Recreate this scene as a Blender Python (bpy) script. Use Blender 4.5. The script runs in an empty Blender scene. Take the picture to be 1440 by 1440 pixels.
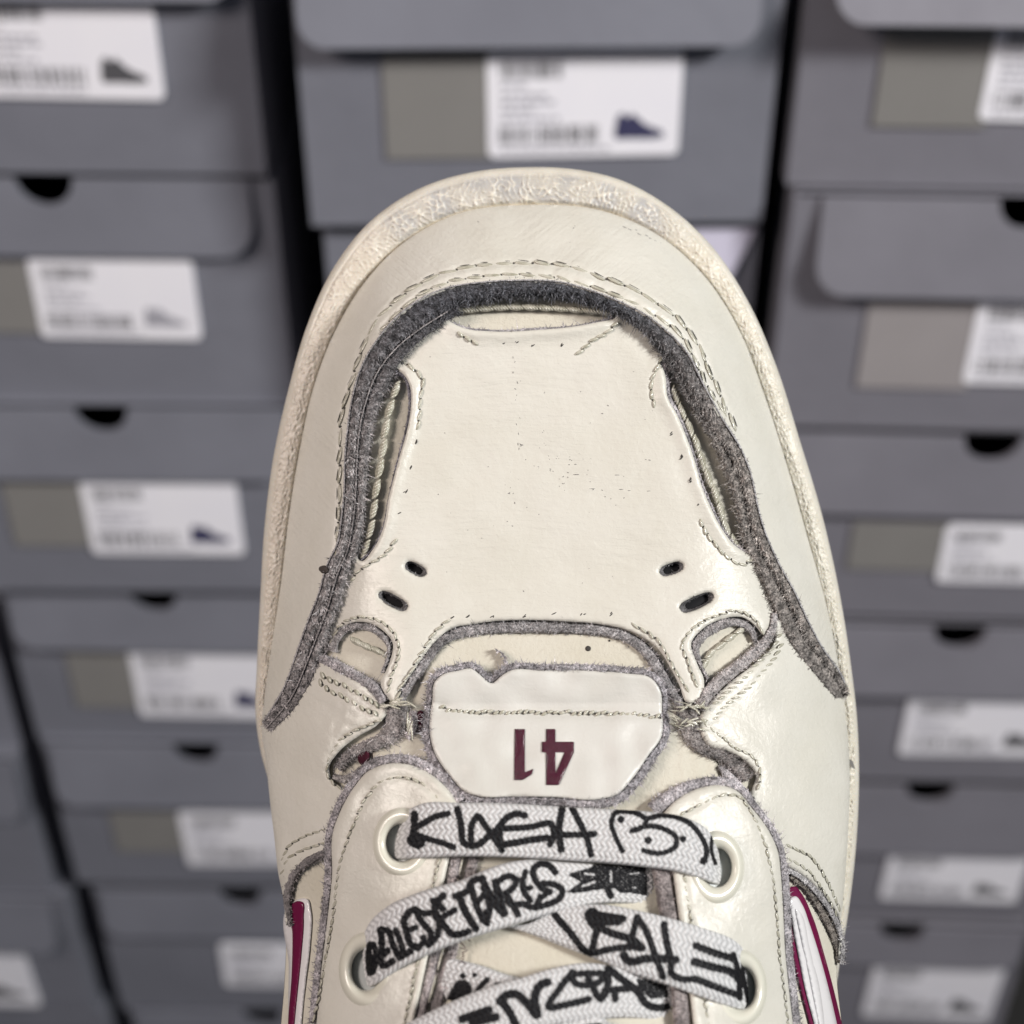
import bpy, math, random
import numpy as np
from mathutils import Vector, Matrix
from mathutils.kdtree import KDTree
from mathutils.geometry import delaunay_2d_cdt

random.seed(7); rng = np.random.default_rng(11)
scene = bpy.context.scene
COL = scene.collection
R = math.radians

# ------------------------------------------------------------------ camera
FPX = 2000.0                    # focal length for a 1440 px wide frame
S = 0.0001325                   # metres per unit of shoe space
D0 = 2000.0                     # camera distance in shoe units
PITCH = R(35.0)
cam_d = bpy.data.cameras.new("camera"); cam = bpy.data.objects.new("camera", cam_d); COL.objects.link(cam)
cam_d.sensor_width = 36; cam_d.lens = 36 * FPX / 1440
cam_d.clip_start = 0.005; cam_d.clip_end = 50
CAM_Z = 1.05
cam.location = (0, 0, CAM_Z)
cam.rotation_euler = (math.pi / 2 - PITCH, 0, 0)
cam_d.dof.use_dof = True; cam_d.dof.focus_distance = 0.244; cam_d.dof.aperture_fstop = 12
scene.camera = cam
# ------------------------------------------------------------------ world and lamps
w = bpy.data.worlds.new("World"); scene.world = w; w.use_nodes = True
w.node_tree.nodes["Background"].inputs[0].default_value = (0.78, 0.83, 1.0, 1)
w.node_tree.nodes["Background"].inputs[1].default_value = 0.115

def area(name, loc, target, size, power, col, sy=None, spread=180):
    l = bpy.data.lights.new(name, 'AREA'); l.energy = power; l.color = col
    l.shape = 'RECTANGLE'; l.size = size; l.size_y = sy or size; l.spread = R(spread)
    o = bpy.data.objects.new(name, l); COL.objects.link(o); o.location = loc
    o.rotation_euler = (Vector(target) - Vector(loc)).to_track_quat('-Z', 'Y').to_euler()
    return o
area("ceiling_panel_lamp", (1.42, -0.42, CAM_Z + 0.88), (0.06, 0.45, CAM_Z - 0.13), 0.40, 8.1, (1.0, 0.99, 0.965), 0.28, 85)
area("added_left_fill", (-0.90, -0.25, CAM_Z + 0.60), (0, 0.35, CAM_Z - 0.15), 0.45, 2.9, (1.0, 0.87, 0.80), None, 95)  # unseen warm fill, added to lift the shoe's left flank
scene.view_settings.view_transform = 'Standard'; scene.view_settings.look = 'None'
scene.view_settings.exposure = 0.13; scene.view_settings.gamma = 1
scene.render.engine = 'CYCLES'
try: scene.cycles.use_denoising = True
except Exception: pass

# ------------------------------------------------------------------ materials
def new_mat(name):
    m = bpy.data.materials.new(name); m.use_nodes = True
    nt = m.node_tree; b = nt.nodes["Principled BSDF"]
    return m, nt, b
def nd(nt, t, **kw):
    n = nt.nodes.new(t)
    for k, v in kw.items():
        if k.startswith('i_'): n.inputs[k[2:].replace('_', ' ')].default_value = v
        else: setattr(n, k, v)
    return n
def ramp(nt, src, p0, c0, p1, c1):
    r = nt.nodes.new('ShaderNodeValToRGB')
    r.color_ramp.elements[0].position = p0; r.color_ramp.elements[0].color = (*c0, 1)
    r.color_ramp.elements[1].position = p1; r.color_ramp.elements[1].color = (*c1, 1)
    nt.links.new(src, r.inputs[0]); return r.outputs[0]
def coords(nt, scale=(1, 1, 1), rot=(0, 0, 0)):
    tc = nt.nodes.new('ShaderNodeTexCoord'); mp = nt.nodes.new('ShaderNodeMapping')
    mp.inputs['Scale'].default_value = scale; mp.inputs['Rotation'].default_value = rot
    nt.links.new(tc.outputs['Object'], mp.inputs[0]); return mp.outputs[0]
def noise(nt, co, scale, detail=4, rough=0.55, dist=0):
    n = nd(nt, 'ShaderNodeTexNoise'); n.inputs['Scale'].default_value = scale
    n.inputs['Detail'].default_value = detail; n.inputs['Roughness'].default_value = rough
    n.inputs['Distortion'].default_value = dist
    nt.links.new(co, n.inputs['Vector']); return n.outputs[0]
def bump(nt, b, srcs):
    prev = None
    for s, st, d in srcs:
        n = nd(nt, 'ShaderNodeBump'); n.inputs['Strength'].default_value = st; n.inputs['Distance'].default_value = d
        nt.links.new(s, n.inputs['Height'])
        if prev: nt.links.new(prev, n.inputs['Normal'])
        prev = n.outputs[0]
    nt.links.new(prev, b.inputs['Normal'])
def mixc(nt, f, a, b_, mode='MIX', fac=1.0):
    m = nt.nodes.new('ShaderNodeMix'); m.data_type = 'RGBA'; m.blend_type = mode
    if f is None: m.inputs[0].default_value = fac
    else: nt.links.new(f, m.inputs[0])
    for i, v in ((6, a), (7, b_)):
        if isinstance(v, tuple): m.inputs[i].default_value = (*v, 1)
        else: nt.links.new(v, m.inputs[i])
    return m.outputs[2]

def plain(name, c, rough=0.5, spec=0.5, coat=0, nscale=None, namt=0.1, bstr=0):
    m, nt, b = new_mat(name)
    b.inputs['Base Color'].default_value = (*c, 1); b.inputs['Roughness'].default_value = rough
    b.inputs['Specular IOR Level'].default_value = spec; b.inputs['Coat Weight'].default_value = coat
    b.inputs['Coat Roughness'].default_value = 0.08
    if nscale:
        co = coords(nt); n = noise(nt, co, nscale, 5)
        nt.links.new(ramp(nt, n, 0.3, tuple(x * (1 - namt) for x in c), 0.7, tuple(min(1, x * (1 + namt)) for x in c)), b.inputs['Base Color'])
        if bstr: bump(nt, b, [(noise(nt, co, nscale * 6, 4), bstr, 0.0004)])
    return m
def leather(name, c0, c1, rough=0.31, grain=0.46, crease=0.16, gs=900, stain=True, pull=None):
    m, nt, b = new_mat(name)
    co = coords(nt)
    big = noise(nt, co, 60, 3, 0.6)
    col = ramp(nt, big, 0.32, c0, 0.68, c1)
    if stain:
        st = noise(nt, coords(nt, (1.0, 3.0, 1.0), (0, 0, 0.35)), 170, 6, 0.72)
        f = ramp(nt, st, 0.60, (0, 0, 0), 0.78, (0.22, 0.22, 0.22))
        col = mixc(nt, f, col, (0.50, 0.48, 0.45))
    nt.links.new(col, b.inputs['Base Color'])
    rr = nd(nt, 'ShaderNodeMapRange'); nt.links.new(noise(nt, co, 240, 4), rr.inputs[0])
    rr.inputs[3].default_value = rough - 0.07; rr.inputs[4].default_value = rough + 0.12
    nt.links.new(rr.outputs[0], b.inputs['Roughness'])
    b.inputs['Specular IOR Level'].default_value = 0.5
    g = noise(nt, co, gs, 5, 0.62, 0.4)
    cr = noise(nt, coords(nt, (1.0, 2.4, 1.0), (0, 0, 0.3)), 420, 4, 0.6, 0.8)
    srcs = [(g, grain, 0.00035), (cr, crease, 0.0004)]
    if pull:                             # pull lines: noise stretched along one direction, mirrored left and right
        sx, sy, rot, st_, sc_ = pull
        tc = nt.nodes.new('ShaderNodeTexCoord'); sp_ = nt.nodes.new('ShaderNodeSeparateXYZ'); cb = nt.nodes.new('ShaderNodeCombineXYZ')
        ab = nd(nt, 'ShaderNodeMath', operation='ABSOLUTE'); nt.links.new(tc.outputs['Object'], sp_.inputs[0])
        nt.links.new(sp_.outputs[0], ab.inputs[0]); nt.links.new(ab.outputs[0], cb.inputs[0]); nt.links.new(sp_.outputs[1], cb.inputs[1])
        r1 = nt.nodes.new('ShaderNodeMapping'); r1.inputs['Rotation'].default_value = (0, 0, rot); nt.links.new(cb.outputs[0], r1.inputs[0])
        r2 = nt.nodes.new('ShaderNodeMapping'); r2.inputs['Scale'].default_value = (sx, sy, 1); nt.links.new(r1.outputs[0], r2.inputs[0])
        pn = noise(nt, r2.outputs[0], sc_, 4, 0.6, 0.3)
        mk = ramp(nt, noise(nt, co, 90, 2), 0.35, (0.15, 0.15, 0.15), 0.65, (1, 1, 1))
        mu = nd(nt, 'ShaderNodeMath', operation='MULTIPLY'); nt.links.new(pn, mu.inputs[0]); nt.links.new(mk, mu.inputs[1])
        srcs.append((mu.outputs[0], st_, 0.0006))
    bump(nt, b, srcs)
    return m
CREAM = ((0.658, 0.636, 0.560), (0.698, 0.678, 0.610))
M = {}
M['leather'] = leather('cream_leather', *CREAM)
M['leather_mud'] = leather('mudguard_leather', *CREAM, pull=(1.0, 7.0, -0.75, 0.42, 150))
M['leather_vamp'] = leather('vamp_leather', *CREAM, grain=0.36, pull=(1.0, 7.0, 0.05, 0.36, 150))
M['leather_inner'] = leather('cream_lining', (0.60, 0.565, 0.465), (0.65, 0.62, 0.53), 0.6, 0.6, 0.15, 1300, False)
M['leather_pale'] = leather('pale_label_leather', (0.63, 0.618, 0.568), (0.68, 0.668, 0.625), 0.34, 0.25, 0.12)
m, nt, b = new_mat('suede_raw_edge')
at = nd(nt, 'ShaderNodeAttribute', attribute_name='tone')
co = coords(nt)
n1 = noise(nt, co, 2600, 3, 0.7)
c = mixc(nt, None, at.outputs['Color'], ramp(nt, n1, 0.36, (0.36, 0.36, 0.37), 0.66, (1.7, 1.68, 1.66)), 'MULTIPLY')
nt.links.new(c, b.inputs['Base Color']); b.inputs['Roughness'].default_value = 0.95
b.inputs['Specular IOR Level'].default_value = 0.1
b.inputs['Sheen Weight'].default_value = 0.12; b.inputs['Sheen Roughness'].default_value = 0.5
bump(nt, b, [(n1, 0.9, 0.0006)])
M['suede'] = m
m, nt, b = new_mat('cream_thread')
co = coords(nt); nt.links.new(ramp(nt, noise(nt, co, 700, 3), 0.3, (0.38, 0.365, 0.28), 0.7, (0.60, 0.58, 0.49)), b.inputs['Base Color'])
b.inputs['Roughness'].default_value = 0.2; b.inputs['Specular IOR Level'].default_value = 0.8; b.inputs['Coat Weight'].default_value = 0.4; b.inputs['Coat Roughness'].default_value = 0.12; bump(nt, b, [(noise(nt, coords(nt, (1, 1, 1), (0, 0, .6)), 2500, 2), 0.5, 0.0003)])
M['thread'] = m
m, nt, b = new_mat('stitch_hole_and_shade'); b.inputs['Base Color'].default_value = (0.05, 0.045, 0.04, 1); b.inputs['Roughness'].default_value = 0.9
M['hole'] = m
m, nt, b = new_mat('scuff'); b.inputs['Base Color'].default_value = (0.22, 0.21, 0.20, 1); b.inputs['Roughness'].default_value = 0.8
M['scuff'] = m
M['hole_soft'] = plain('dark_suede_knot', (0.07, 0.06, 0.055), 0.95, 0.1)
m, nt, b = new_mat('sole_rubber')
at = nd(nt, 'ShaderNodeAttribute', attribute_name='tone'); co = coords(nt)
c = mixc(nt, None, at.outputs['Color'], ramp(nt, noise(nt, co, 300, 4), 0.3, (0.86, 0.85, 0.83), 0.7, (0.97, 0.97, 0.965)), 'MULTIPLY')
nt.links.new(c, b.inputs['Base Color']); b.inputs['Roughness'].default_value = 0.38
b.inputs['Subsurface Weight'].default_value = 0.12; b.inputs['Subsurface Radius'].default_value = (1, .7, .4); b.inputs['Subsurface Scale'].default_value = 0.001
bump(nt, b, [(noise(nt, co, 1500, 4), 0.35, 0.0003)])
M['sole'] = m
m, nt, b = new_mat('printed_lace')
at = nd(nt, 'ShaderNodeAttribute', attribute_name='tone'); co = coords(nt)
c = mixc(nt, None, at.outputs['Color'], ramp(nt, noise(nt, co, 1800, 3), 0.3, (0.84, 0.84, 0.85), 0.7, (0.98, 0.98, 0.98)), 'MULTIPLY')
nt.links.new(c, b.inputs['Base Color']); b.inputs['Roughness'].default_value = 0.55
b.inputs['Specular IOR Level'].default_value = 0.25
bump(nt, b, [(noise(nt, co, 4000, 2), 0.4, 0.0002)])
M['lace'] = m
M['eyelet'] = plain('eyelet_plastic', (0.70, 0.685, 0.585), 0.22, 0.5, 0.3, 150, 0.03)
M['eyelet_hole'] = plain('eyelet_barrel', (0.40, 0.425, 0.42), 0.35)
M['burgundy'] = plain('burgundy_print', (0.085, 0.007, 0.028), 0.10, 0.6, 0.3, 1500, 0.2, 0.9)
M['burgundy_side'] = plain('burgundy_gloss', (0.16, 0.010, 0.055), 0.25, 0.5, 0.4, 200, 0.06)
M['burgundy_fabric'] = plain('burgundy_fabric', (0.055, 0.010, 0.02), 0.9, 0.2, 0, 2000, 0.3, 0.5)
M['white_gloss'] = plain('white_gloss', (0.82, 0.80, 0.80), 0.2, 0.5, 0.4, 100, 0.02)
M['dark'] = plain('dark_lining', (0.02, 0.02, 0.022), 0.9, 0.1)
def card(name, c):
    m, nt, b = new_mat(name); co = coords(nt)
    col = ramp(nt, noise(nt, co, 14, 4), 0.3, tuple(x * 0.92 for x in c), 0.7, tuple(x * 1.08 for x in c))
    sc_ = ramp(nt, noise(nt, coords(nt, (1, 1, 6)), 45, 6, 0.75), 0.62, (0, 0, 0), 0.80, (0.35, 0.35, 0.35))
    nt.links.new(mixc(nt, sc_, col, tuple(x * 1.5 for x in c)), b.inputs['Base Color'])
    b.inputs['Roughness'].default_value = 0.5; b.inputs['Specular IOR Level'].default_value = 0.35
    bump(nt, b, [(noise(nt, co, 22, 3), 0.25, 0.004)]); return m
M['card'] = card('grey_cardboard', (0.200, 0.207, 0.244)); M['card_b'] = card('grey_cardboard_warm', (0.212, 0.210, 0.242))
M['card_edge'] = plain('brown_cardboard', (0.16, 0.10, 0.06), 0.8, 0.2, 0, 60, 0.1)
M['olive'] = plain('olive_sticker', (0.238, 0.233, 0.224), 0.6, 0.3, 0, 30, 0.04)
M['olive_warm'] = plain('taupe_sticker', (0.34, 0.32, 0.325), 0.6, 0.3, 0, 30, 0.04)
M['lilac'] = plain('lilac_paper', (0.66, 0.64, 0.78), 0.6, 0.3, 0, 30, 0.03)
M['paper'] = plain('white_sticker', (0.93, 0.93, 1.0), 0.5, 0.3, 0, 30, 0.02)
M['ink'] = plain('sticker_ink', (0.10, 0.10, 0.11), 0.7, 0.2)
M['ink_blue'] = plain('sticker_ink_blue', (0.055, 0.055, 0.12), 0.7, 0.2)
M['ink_pale'] = plain('sticker_ink_pale', (0.40, 0.40, 0.45), 0.7, 0.2)
M['wall'] = plain('dark_wall', (0.035, 0.036, 0.04), 0.9, 0.2, 0, 8, 0.2)
M['floor'] = plain('dark_floor', (0.05, 0.048, 0.046), 0.7, 0.3, 0, 6, 0.2)

# ------------------------------------------------------------------ mesh helpers
def mesh_obj(name, V, F, mat, parent=None, tone=None, smooth=True, kind=None, mats=None, fm=None):
    me = bpy.data.meshes.new(name)
    V = np.asarray(V, dtype=float)
    me.from_pydata(V.tolist(), [], F if isinstance(F, list) else F.tolist())
    me.materials.append(mat)
    if mats:
        for x in mats: me.materials.append(x)
        me.polygons.foreach_set('material_index', np.asarray(fm, dtype=np.int32))
    if smooth: me.polygons.foreach_set('use_smooth', np.ones(len(me.polygons), dtype=bool))
    if tone is not None:
        a = me.attributes.new('tone', 'FLOAT_COLOR', 'POINT')
        t = np.ones((len(V), 4)); t[:, :3] = tone
        a.data.foreach_set('color', t.ravel())
    me.update()
    o = bpy.data.objects.new(name, me); COL.objects.link(o)
    if parent: o.parent = parent
    if kind: o['kind'] = kind
    return o
def empty(name, loc=(0, 0, 0), rot=(0, 0, 0), parent=None):
    o = bpy.data.objects.new(name, None); COL.objects.link(o); o.location = loc; o.rotation_euler = rot
    o.empty_display_size = 0.02
    if parent: o.parent = parent
    return o
def tag(o, label=None, cat=None, group=None, kind=None):
    if label: o['label'] = label
    if cat: o['category'] = cat
    if group: o['group'] = group
    if kind: o['kind'] = kind
    return o
def catmull(P, closed=False, step=4.0, lin=False):
    P = np.asarray(P, float); n = len(P)
    out = []
    idx = range(n if closed else n - 1)
    for i in idx:
        if closed: p0, p1, p2, p3 = P[(i - 1) % n], P[i], P[(i + 1) % n], P[(i + 2) % n]
        else: p0, p1, p2, p3 = P[max(i - 1, 0)], P[i], P[i + 1], P[min(i + 2, n - 1)]
        L = np.linalg.norm(p2 - p1); k = max(1, int(round(L / step)))
        t = (np.arange(k) / k)[:, None]
        if lin: out.append(p1 + (p2 - p1) * t); continue
        # centripetal-like tangents scaled by segment length
        d10 = max(np.linalg.norm(p1 - p0), 1e-6); d21 = max(L, 1e-6); d32 = max(np.linalg.norm(p3 - p2), 1e-6)
        m1 = ((p1 - p0) / d10 * d21 + (p2 - p1) / d21 * d10) / (d10 + d21) * d21
        m2 = ((p2 - p1) / d21 * d32 + (p3 - p2) / d32 * d21) / (d21 + d32) * d21
        h = t
        out.append((2*h**3-3*h**2+1)*p1 + (h**3-2*h**2+h)*m1 + (-2*h**3+3*h**2)*p2 + (h**3-h**2)*m2)
    if not closed: out.append(P[-1:])
    return np.vstack(out)
def resample(P, step=None, n=None, closed=False):
    P = np.asarray(P, float)
    if closed: P = np.vstack([P, P[:1]])
    s = np.r_[0, np.cumsum(np.linalg.norm(np.diff(P, axis=0), axis=1))]
    if n is None: n = max(2, int(round(s[-1] / step)) + 1)
    u = np.linspace(0, s[-1], n, endpoint=not closed)
    return np.c_[np.interp(u, s, P[:, 0]), np.interp(u, s, P[:, 1])]
def path(P, step=3.0, closed=False): return resample(catmull(P, closed, step), step, closed=closed)
def normals(P, closed=False):
    if closed: t = np.roll(P, -1, 0) - np.roll(P, 1, 0)
    else: t = np.gradient(P, axis=0)
    t /= np.maximum(np.linalg.norm(t, axis=1, keepdims=True), 1e-9)
    return np.c_[-t[:, 1], t[:, 0]], t
def offset(P, d, closed=False):
    n, _ = normals(P, closed); return P + n * (d if np.isscalar(d) else np.asarray(d)[:, None])
def dist_poly(pts, Q, closed=False, cull=None):
    Q = np.asarray(Q, float)
    if closed: Q = np.vstack([Q, Q[:1]])
    out = np.full(len(pts), 999.0); idx = np.arange(len(pts))
    if cull is not None:
        m_ = ((pts > Q.min(0) - cull) & (pts < Q.max(0) + cull)).all(1); idx = idx[m_]
        if not len(idx): return out
    if len(idx) > 60:
        L = np.linalg.norm(np.diff(Q, axis=0), axis=1).sum(); C_ = resample(Q, n=max(2, int(L / 0.8)))
        kd = KDTree(len(C_))
        for k_, (x_, y_) in enumerate(C_.tolist()): kd.insert((x_, y_, 0), k_)
        kd.balance(); fi = kd.find
        out[idx] = [fi((x_, y_, 0))[2] for x_, y_ in pts[idx].tolist()]
        return out
    A, B = Q[:-1], Q[1:]; AB = B - A; L2 = np.maximum((AB**2).sum(1), 1e-12)
    p = pts[idx][:, None, :]; t = np.clip(((p - A) * AB).sum(2) / L2, 0, 1); d_ = p - (A + t[..., None] * AB)
    out[idx] = np.sqrt((d_**2).sum(2).min(1)); return out
def inside(pts, Q):
    x, y = pts[:, 0], pts[:, 1]; r = np.zeros(len(pts), bool)
    x0, y0 = Q[:, 0], Q[:, 1]; x1, y1 = np.roll(x0, -1), np.roll(y0, -1)
    for a, b_, c_, d_ in zip(x0, y0, x1, y1):
        if b_ == d_: continue
        m_ = ((b_ > y) != (d_ > y)) & (x < (c_ - a) * (y - b_) / (d_ - b_) + a)
        r ^= m_
    return r
def Pm(pts, wv):
    """shoe plan coordinates + height -> local metres (x right, y towards the toe, z towards the viewer)"""
    pts = np.asarray(pts, float); k = (D0 - wv) / D0
    return np.c_[(pts[:, 0] - 720) * k * S, (720 - pts[:, 1]) * k * S, wv * S]
def field(shape, lo, hi, seed=0):
    """band-passed random field, zero mean, unit deviation: wave length between lo and hi cells"""
    r = np.random.default_rng(seed); f = np.fft.rfft2(r.standard_normal(shape))
    ky = np.fft.fftfreq(shape[0])[:, None]; kx = np.fft.rfftfreq(shape[1])[None, :]
    k = np.sqrt(ky**2 + kx**2); k0, k1 = 1/hi, 1/lo; kc = (k0+k1)/2; bw = (k1-k0)/2 + 1e-6
    g = np.fft.irfft2(f * np.exp(-((k-kc)/bw)**2), s=shape); return g / g.std()
NF = [field((512, 512), lo, hi, i) for i, (lo, hi) in enumerate([(4, 8), (12, 30), (50, 160)])]
def nz(pts, lvl, sc=1.0, ox=0, oy=0):
    i = ((pts[:, 1] * sc + oy) % 512).astype(int); j = ((pts[:, 0] * sc + ox) % 512).astype(int)
    return NF[lvl][i, j]

# ------------------------------------------------------------------ the shoe's overall form
U = catmull([(745,288),(850,297),(925,330),(988,385),(1040,465),(1075,555),(1107,655),(1137,760),(1162,850),(1180,940),(1192,1030),(1195,1090),(1192,1180),(1187,1250),(1180,1320),(1177,1370),(1184,1440),(1195,1600),(1180,1900),(1100,2150),(950,2300),(790,2340),(620,2300),(480,2150),(400,1900),(385,1600),(395,1440),(400,1380),(402,1310),(398,1260),(392,1232),(386,1180),(380,1130),(375,1080),(368,1020),(372,980),(383,900),(395,820),(405,735),(420,640),(440,548),(470,468),(512,398),(565,343),(645,300)], True, 8)
GX0, GY0, GS = 300, 200, 5
gx = np.arange(GX0, 1290, GS); gy = np.arange(GY0, 2460, GS)
GG = np.stack(np.meshgrid(gx, gy), -1).reshape(-1, 2).astype(float)
du = dist_poly(GG, U, True) * np.where(inside(GG, U), 1, 0)
py = GG[:, 1]
HT = np.interp(py, [280,400,600,800,900,1050,1200,1440,1800,2340], [84,106,126,156,182,236,292,388,540,640])
HB = np.interp(py, [900,1000,1200,1440,1900,2300], [0,5,90,130,120,60])
RR = np.interp(py, [290,600,800,950,1100,1440], [135,150,175,230,310,390])
u_ = np.clip(du / RR, 0, 1)
Hg = HB + (HT - HB) * (1 - (1 - u_)**2.1)**0.72
Hg = Hg.reshape(len(gy), len(gx))
def blur(a, n):
    for _ in range(n):
        p = np.pad(a, 1, mode='edge'); a = (p[:-2,1:-1]+p[2:,1:-1]+p[1:-1,:-2]+p[1:-1,2:]+2*p[1:-1,1:-1])/6
    return a
Hb = blur(Hg, 14)
wt = np.clip(du.reshape(Hg.shape) / 40, 0, 1)
Hg = Hg * (1 - wt) + Hb * wt; Hg = blur(Hg, 2)
def H(pts):
    pts = np.asarray(pts, float)
    x = np.clip((pts[:, 0] - GX0) / GS, 0, len(gx) - 1.001); y = np.clip((pts[:, 1] - GY0) / GS, 0, len(gy) - 1.001)
    i = y.astype(int); j = x.astype(int); fy = y - i; fx = x - j
    return (Hg[i,j]*(1-fx)+Hg[i,j+1]*fx)*(1-fy) + (Hg[i+1,j]*(1-fx)+Hg[i+1,j+1]*fx)*fy

def panel(name, parent, outer, off, mat, holes=(), step=5.0, er=7.0, drop=6.0, thick=12.0, grooves=(), fn=None, side_mat=None, rough=0.0):
    loops = [np.asarray(outer, float)] + [np.asarray(h, float) for h in holes]
    loops = [resample(l, step * 0.8, closed=True) for l in loops]
    mn = loops[0].min(0); mx = loops[0].max(0)
    xs = np.arange(mn[0], mx[0], step); ys = np.arange(mn[1], mx[1], step * 0.87)
    g = np.stack(np.meshgrid(xs, ys), -1); g[1::2, :, 0] += step / 2; g = g.reshape(-1, 2)
    g = g[inside(g, loops[0])]
    for h in loops[1:]: g = g[~inside(g, h)]
    dd = np.min([dist_poly(g, l, True) for l in loops], axis=0); g = g[dd > step * 0.55]
    allp = np.vstack(loops + [g]); edges = []; k = 0
    for l in loops:
        n = len(l); edges += [(k + i, k + (i + 1) % n) for i in range(n)]; k += n
    r = delaunay_2d_cdt([Vector(p) for p in allp.tolist()], edges, [], 0, 1e-4)
    P2 = np.array([tuple(v) for v in r[0]]); F = np.array(r[2])
    cen = P2[F].mean(1); keep = inside(cen, loops[0])
    for h in loops[1:]: keep &= ~inside(cen, h)
    F = F[keep]
    d = np.min([dist_poly(P2, l, True) for l in loops], axis=0)
    q = np.clip(d / er, 0, 1)
    hv = H(P2) + (off(P2) if callable(off) else off) - drop * (1 - np.sqrt(1 - (1 - q)**2))
    for gp, depth, sig in grooves:
        dg = dist_poly(P2, gp, cull=30); hv -= depth * np.exp(-(dg / sig)**2)
    if fn is not None: hv += fn(P2, d)
    if rough: hv += rough * nz(P2, 1, 1.0)
    V = Pm(P2, hv)
    # skirt
    A, B = P2[F[:,0]], P2[F[:,1]]; C = P2[F[:,2]]
    ccw = ((B-A)[:,0]*(C-A)[:,1] - (B-A)[:,1]*(C-A)[:,0]) > 0
    F[ccw] = F[ccw][:, ::-1]          # y is flipped, so clockwise in plan faces the viewer
    E = {}
    for f in F.tolist():
        for a, b_ in ((f[0], f[1]), (f[1], f[2]), (f[2], f[0])): E[(a, b_)] = 1
    bd = [(a, b_) for (a, b_) in E if (b_, a) not in E]
    ids = sorted({a for e in bd for a in e}); mp = {v: i + len(V) for i, v in enumerate(ids)}
    low = Pm(P2[ids], hv[ids] - thick); V = np.vstack([V, low])
    faces = F.tolist() + [(b_, a, mp[a], mp[b_]) for a, b_ in bd]
    fm = [0] * len(F) + [1] * len(bd)
    o = mesh_obj(name, V, faces, mat, parent, mats=[side_mat or mat], fm=fm)
    return o

def ribbon(name, parent, A, B, hfn, mat, tone=None, step=2.5, across=8, fuzz=0, fuzz_len=7, noise_amp=0.8, thick=6.0, fuzz_tone=None):
    """strip between two plan curves with a height function hfn(s 0..1, t 0..1, pts)"""
    n = max(2, int(max(np.linalg.norm(np.diff(A, axis=0), axis=1).sum(), np.linalg.norm(np.diff(B, axis=0), axis=1).sum()) / step))
    A = resample(A, n=n); B = resample(B, n=n); t = np.linspace(0, 1, across)
    P2 = (A[:, None] * (1 - t)[None, :, None] + B[:, None] * t[None, :, None])
    s = np.linspace(0, 1, n)
    ss = np.repeat(s, across); tt = np.tile(t, n); P2 = P2.reshape(-1, 2)
    if noise_amp:
        P2 = P2 + np.c_[nz(P2, 0, 1.5), nz(P2, 0, 1.5, 100, 50)] * noise_amp * 0.35 * (1 if across > 2 else 0)
    hv = hfn(ss, tt, P2)
    hv = hv + noise_amp * (nz(P2, 0, 1.7, 33) + rng.standard_normal(len(P2)) * 0.35)
    e = (tt < 1e-6) | (tt > 1 - 1e-6)
    V = Pm(P2, np.where(e, hv - thick, hv)); F = []
    i = np.arange(n - 1)[:, None] * across + np.arange(across - 1)[None, :]
    i = i.ravel(); F = np.c_[i, i + 1, i + across + 1, i + across]
    T = tone(ss, tt, P2) if callable(tone) else (np.tile(tone, (len(P2), 1)) if tone is not None else None)
    if fuzz:
        L = np.linalg.norm(np.diff(A, axis=0), axis=1).sum(); k = int(L * fuzz)
        a = rng.integers(0, n, k); b_ = np.clip((rng.random(k) * across).astype(int), 0, across - 1)
        base = P2[a * across + b_]; hb = hv[a * across + b_] - 0.8
        acr = (B - A)[a]; acr /= np.maximum(np.linalg.norm(acr, axis=1, keepdims=True), 1e-6)
        side = (t[b_] - 0.5) * 2
        dirv = acr * (np.where(side < 0, side * 0.25 + 0.15, side * 0.8) + 0.1)[:, None] + rng.standard_normal((k, 2)) * 0.42
        ln = fuzz_len * (0.35 + rng.random(k)**2 * 1.0)
        tip = base + dirv * ln[:, None]; ht = hb + ln * (0.35 + 0.5 * rng.random(k))
        pr = np.c_[-dirv[:, 1], dirv[:, 0]]; pr /= np.maximum(np.linalg.norm(pr, axis=1, keepdims=True), 1e-6)
        wd = 0.62
        V1 = Pm(base + pr * wd, hb); V2 = Pm(base - pr * wd, hb); V3 = Pm(tip, ht)
        k0 = len(V); V = np.vstack([V, V1, V2, V3])
        F = F.tolist() + np.c_[k0 + np.arange(k), k0 + k + np.arange(k), k0 + 2*k + np.arange(k)].tolist()
        ft = T[a * across + b_] * (0.8 + 1.3 * rng.random(k)[:, None]**1.5) + 0.05 * rng.random(k)[:, None]
        T = np.vstack([T, ft, ft, ft])
    return mesh_obj(name, V, F, mat, parent, tone=T)
def band(name, parent, P, width, off, tone=(0.3, 0.29, 0.29), dome=5.0, fuzz=1.6, slim=0.88, **kw):
    width = width * slim if np.isscalar(width) else [x_ * slim for x_ in width]
    P = path(P, 3.0); n = len(P); wv = np.interp(np.linspace(0, 1, n), np.linspace(0, 1, len(width)), width) if not np.isscalar(width) else np.full(n, width)
    ov = off
    A = offset(P, wv / 2); B = offset(P, -wv / 2)
    if isinstance(off, (list, tuple)): f = lambda s: np.interp(s, np.linspace(0, 1, len(off)), off)
    else: f = lambda s: off
    hf = lambda s, t, p: H(p) + f(s) + dome * np.sqrt(np.maximum(1 - (2 * t - 1)**2, 0)) - dome
    return ribbon(name, parent, A, B, hf, M['suede'], tone=tone, fuzz=fuzz, **kw)

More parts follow.
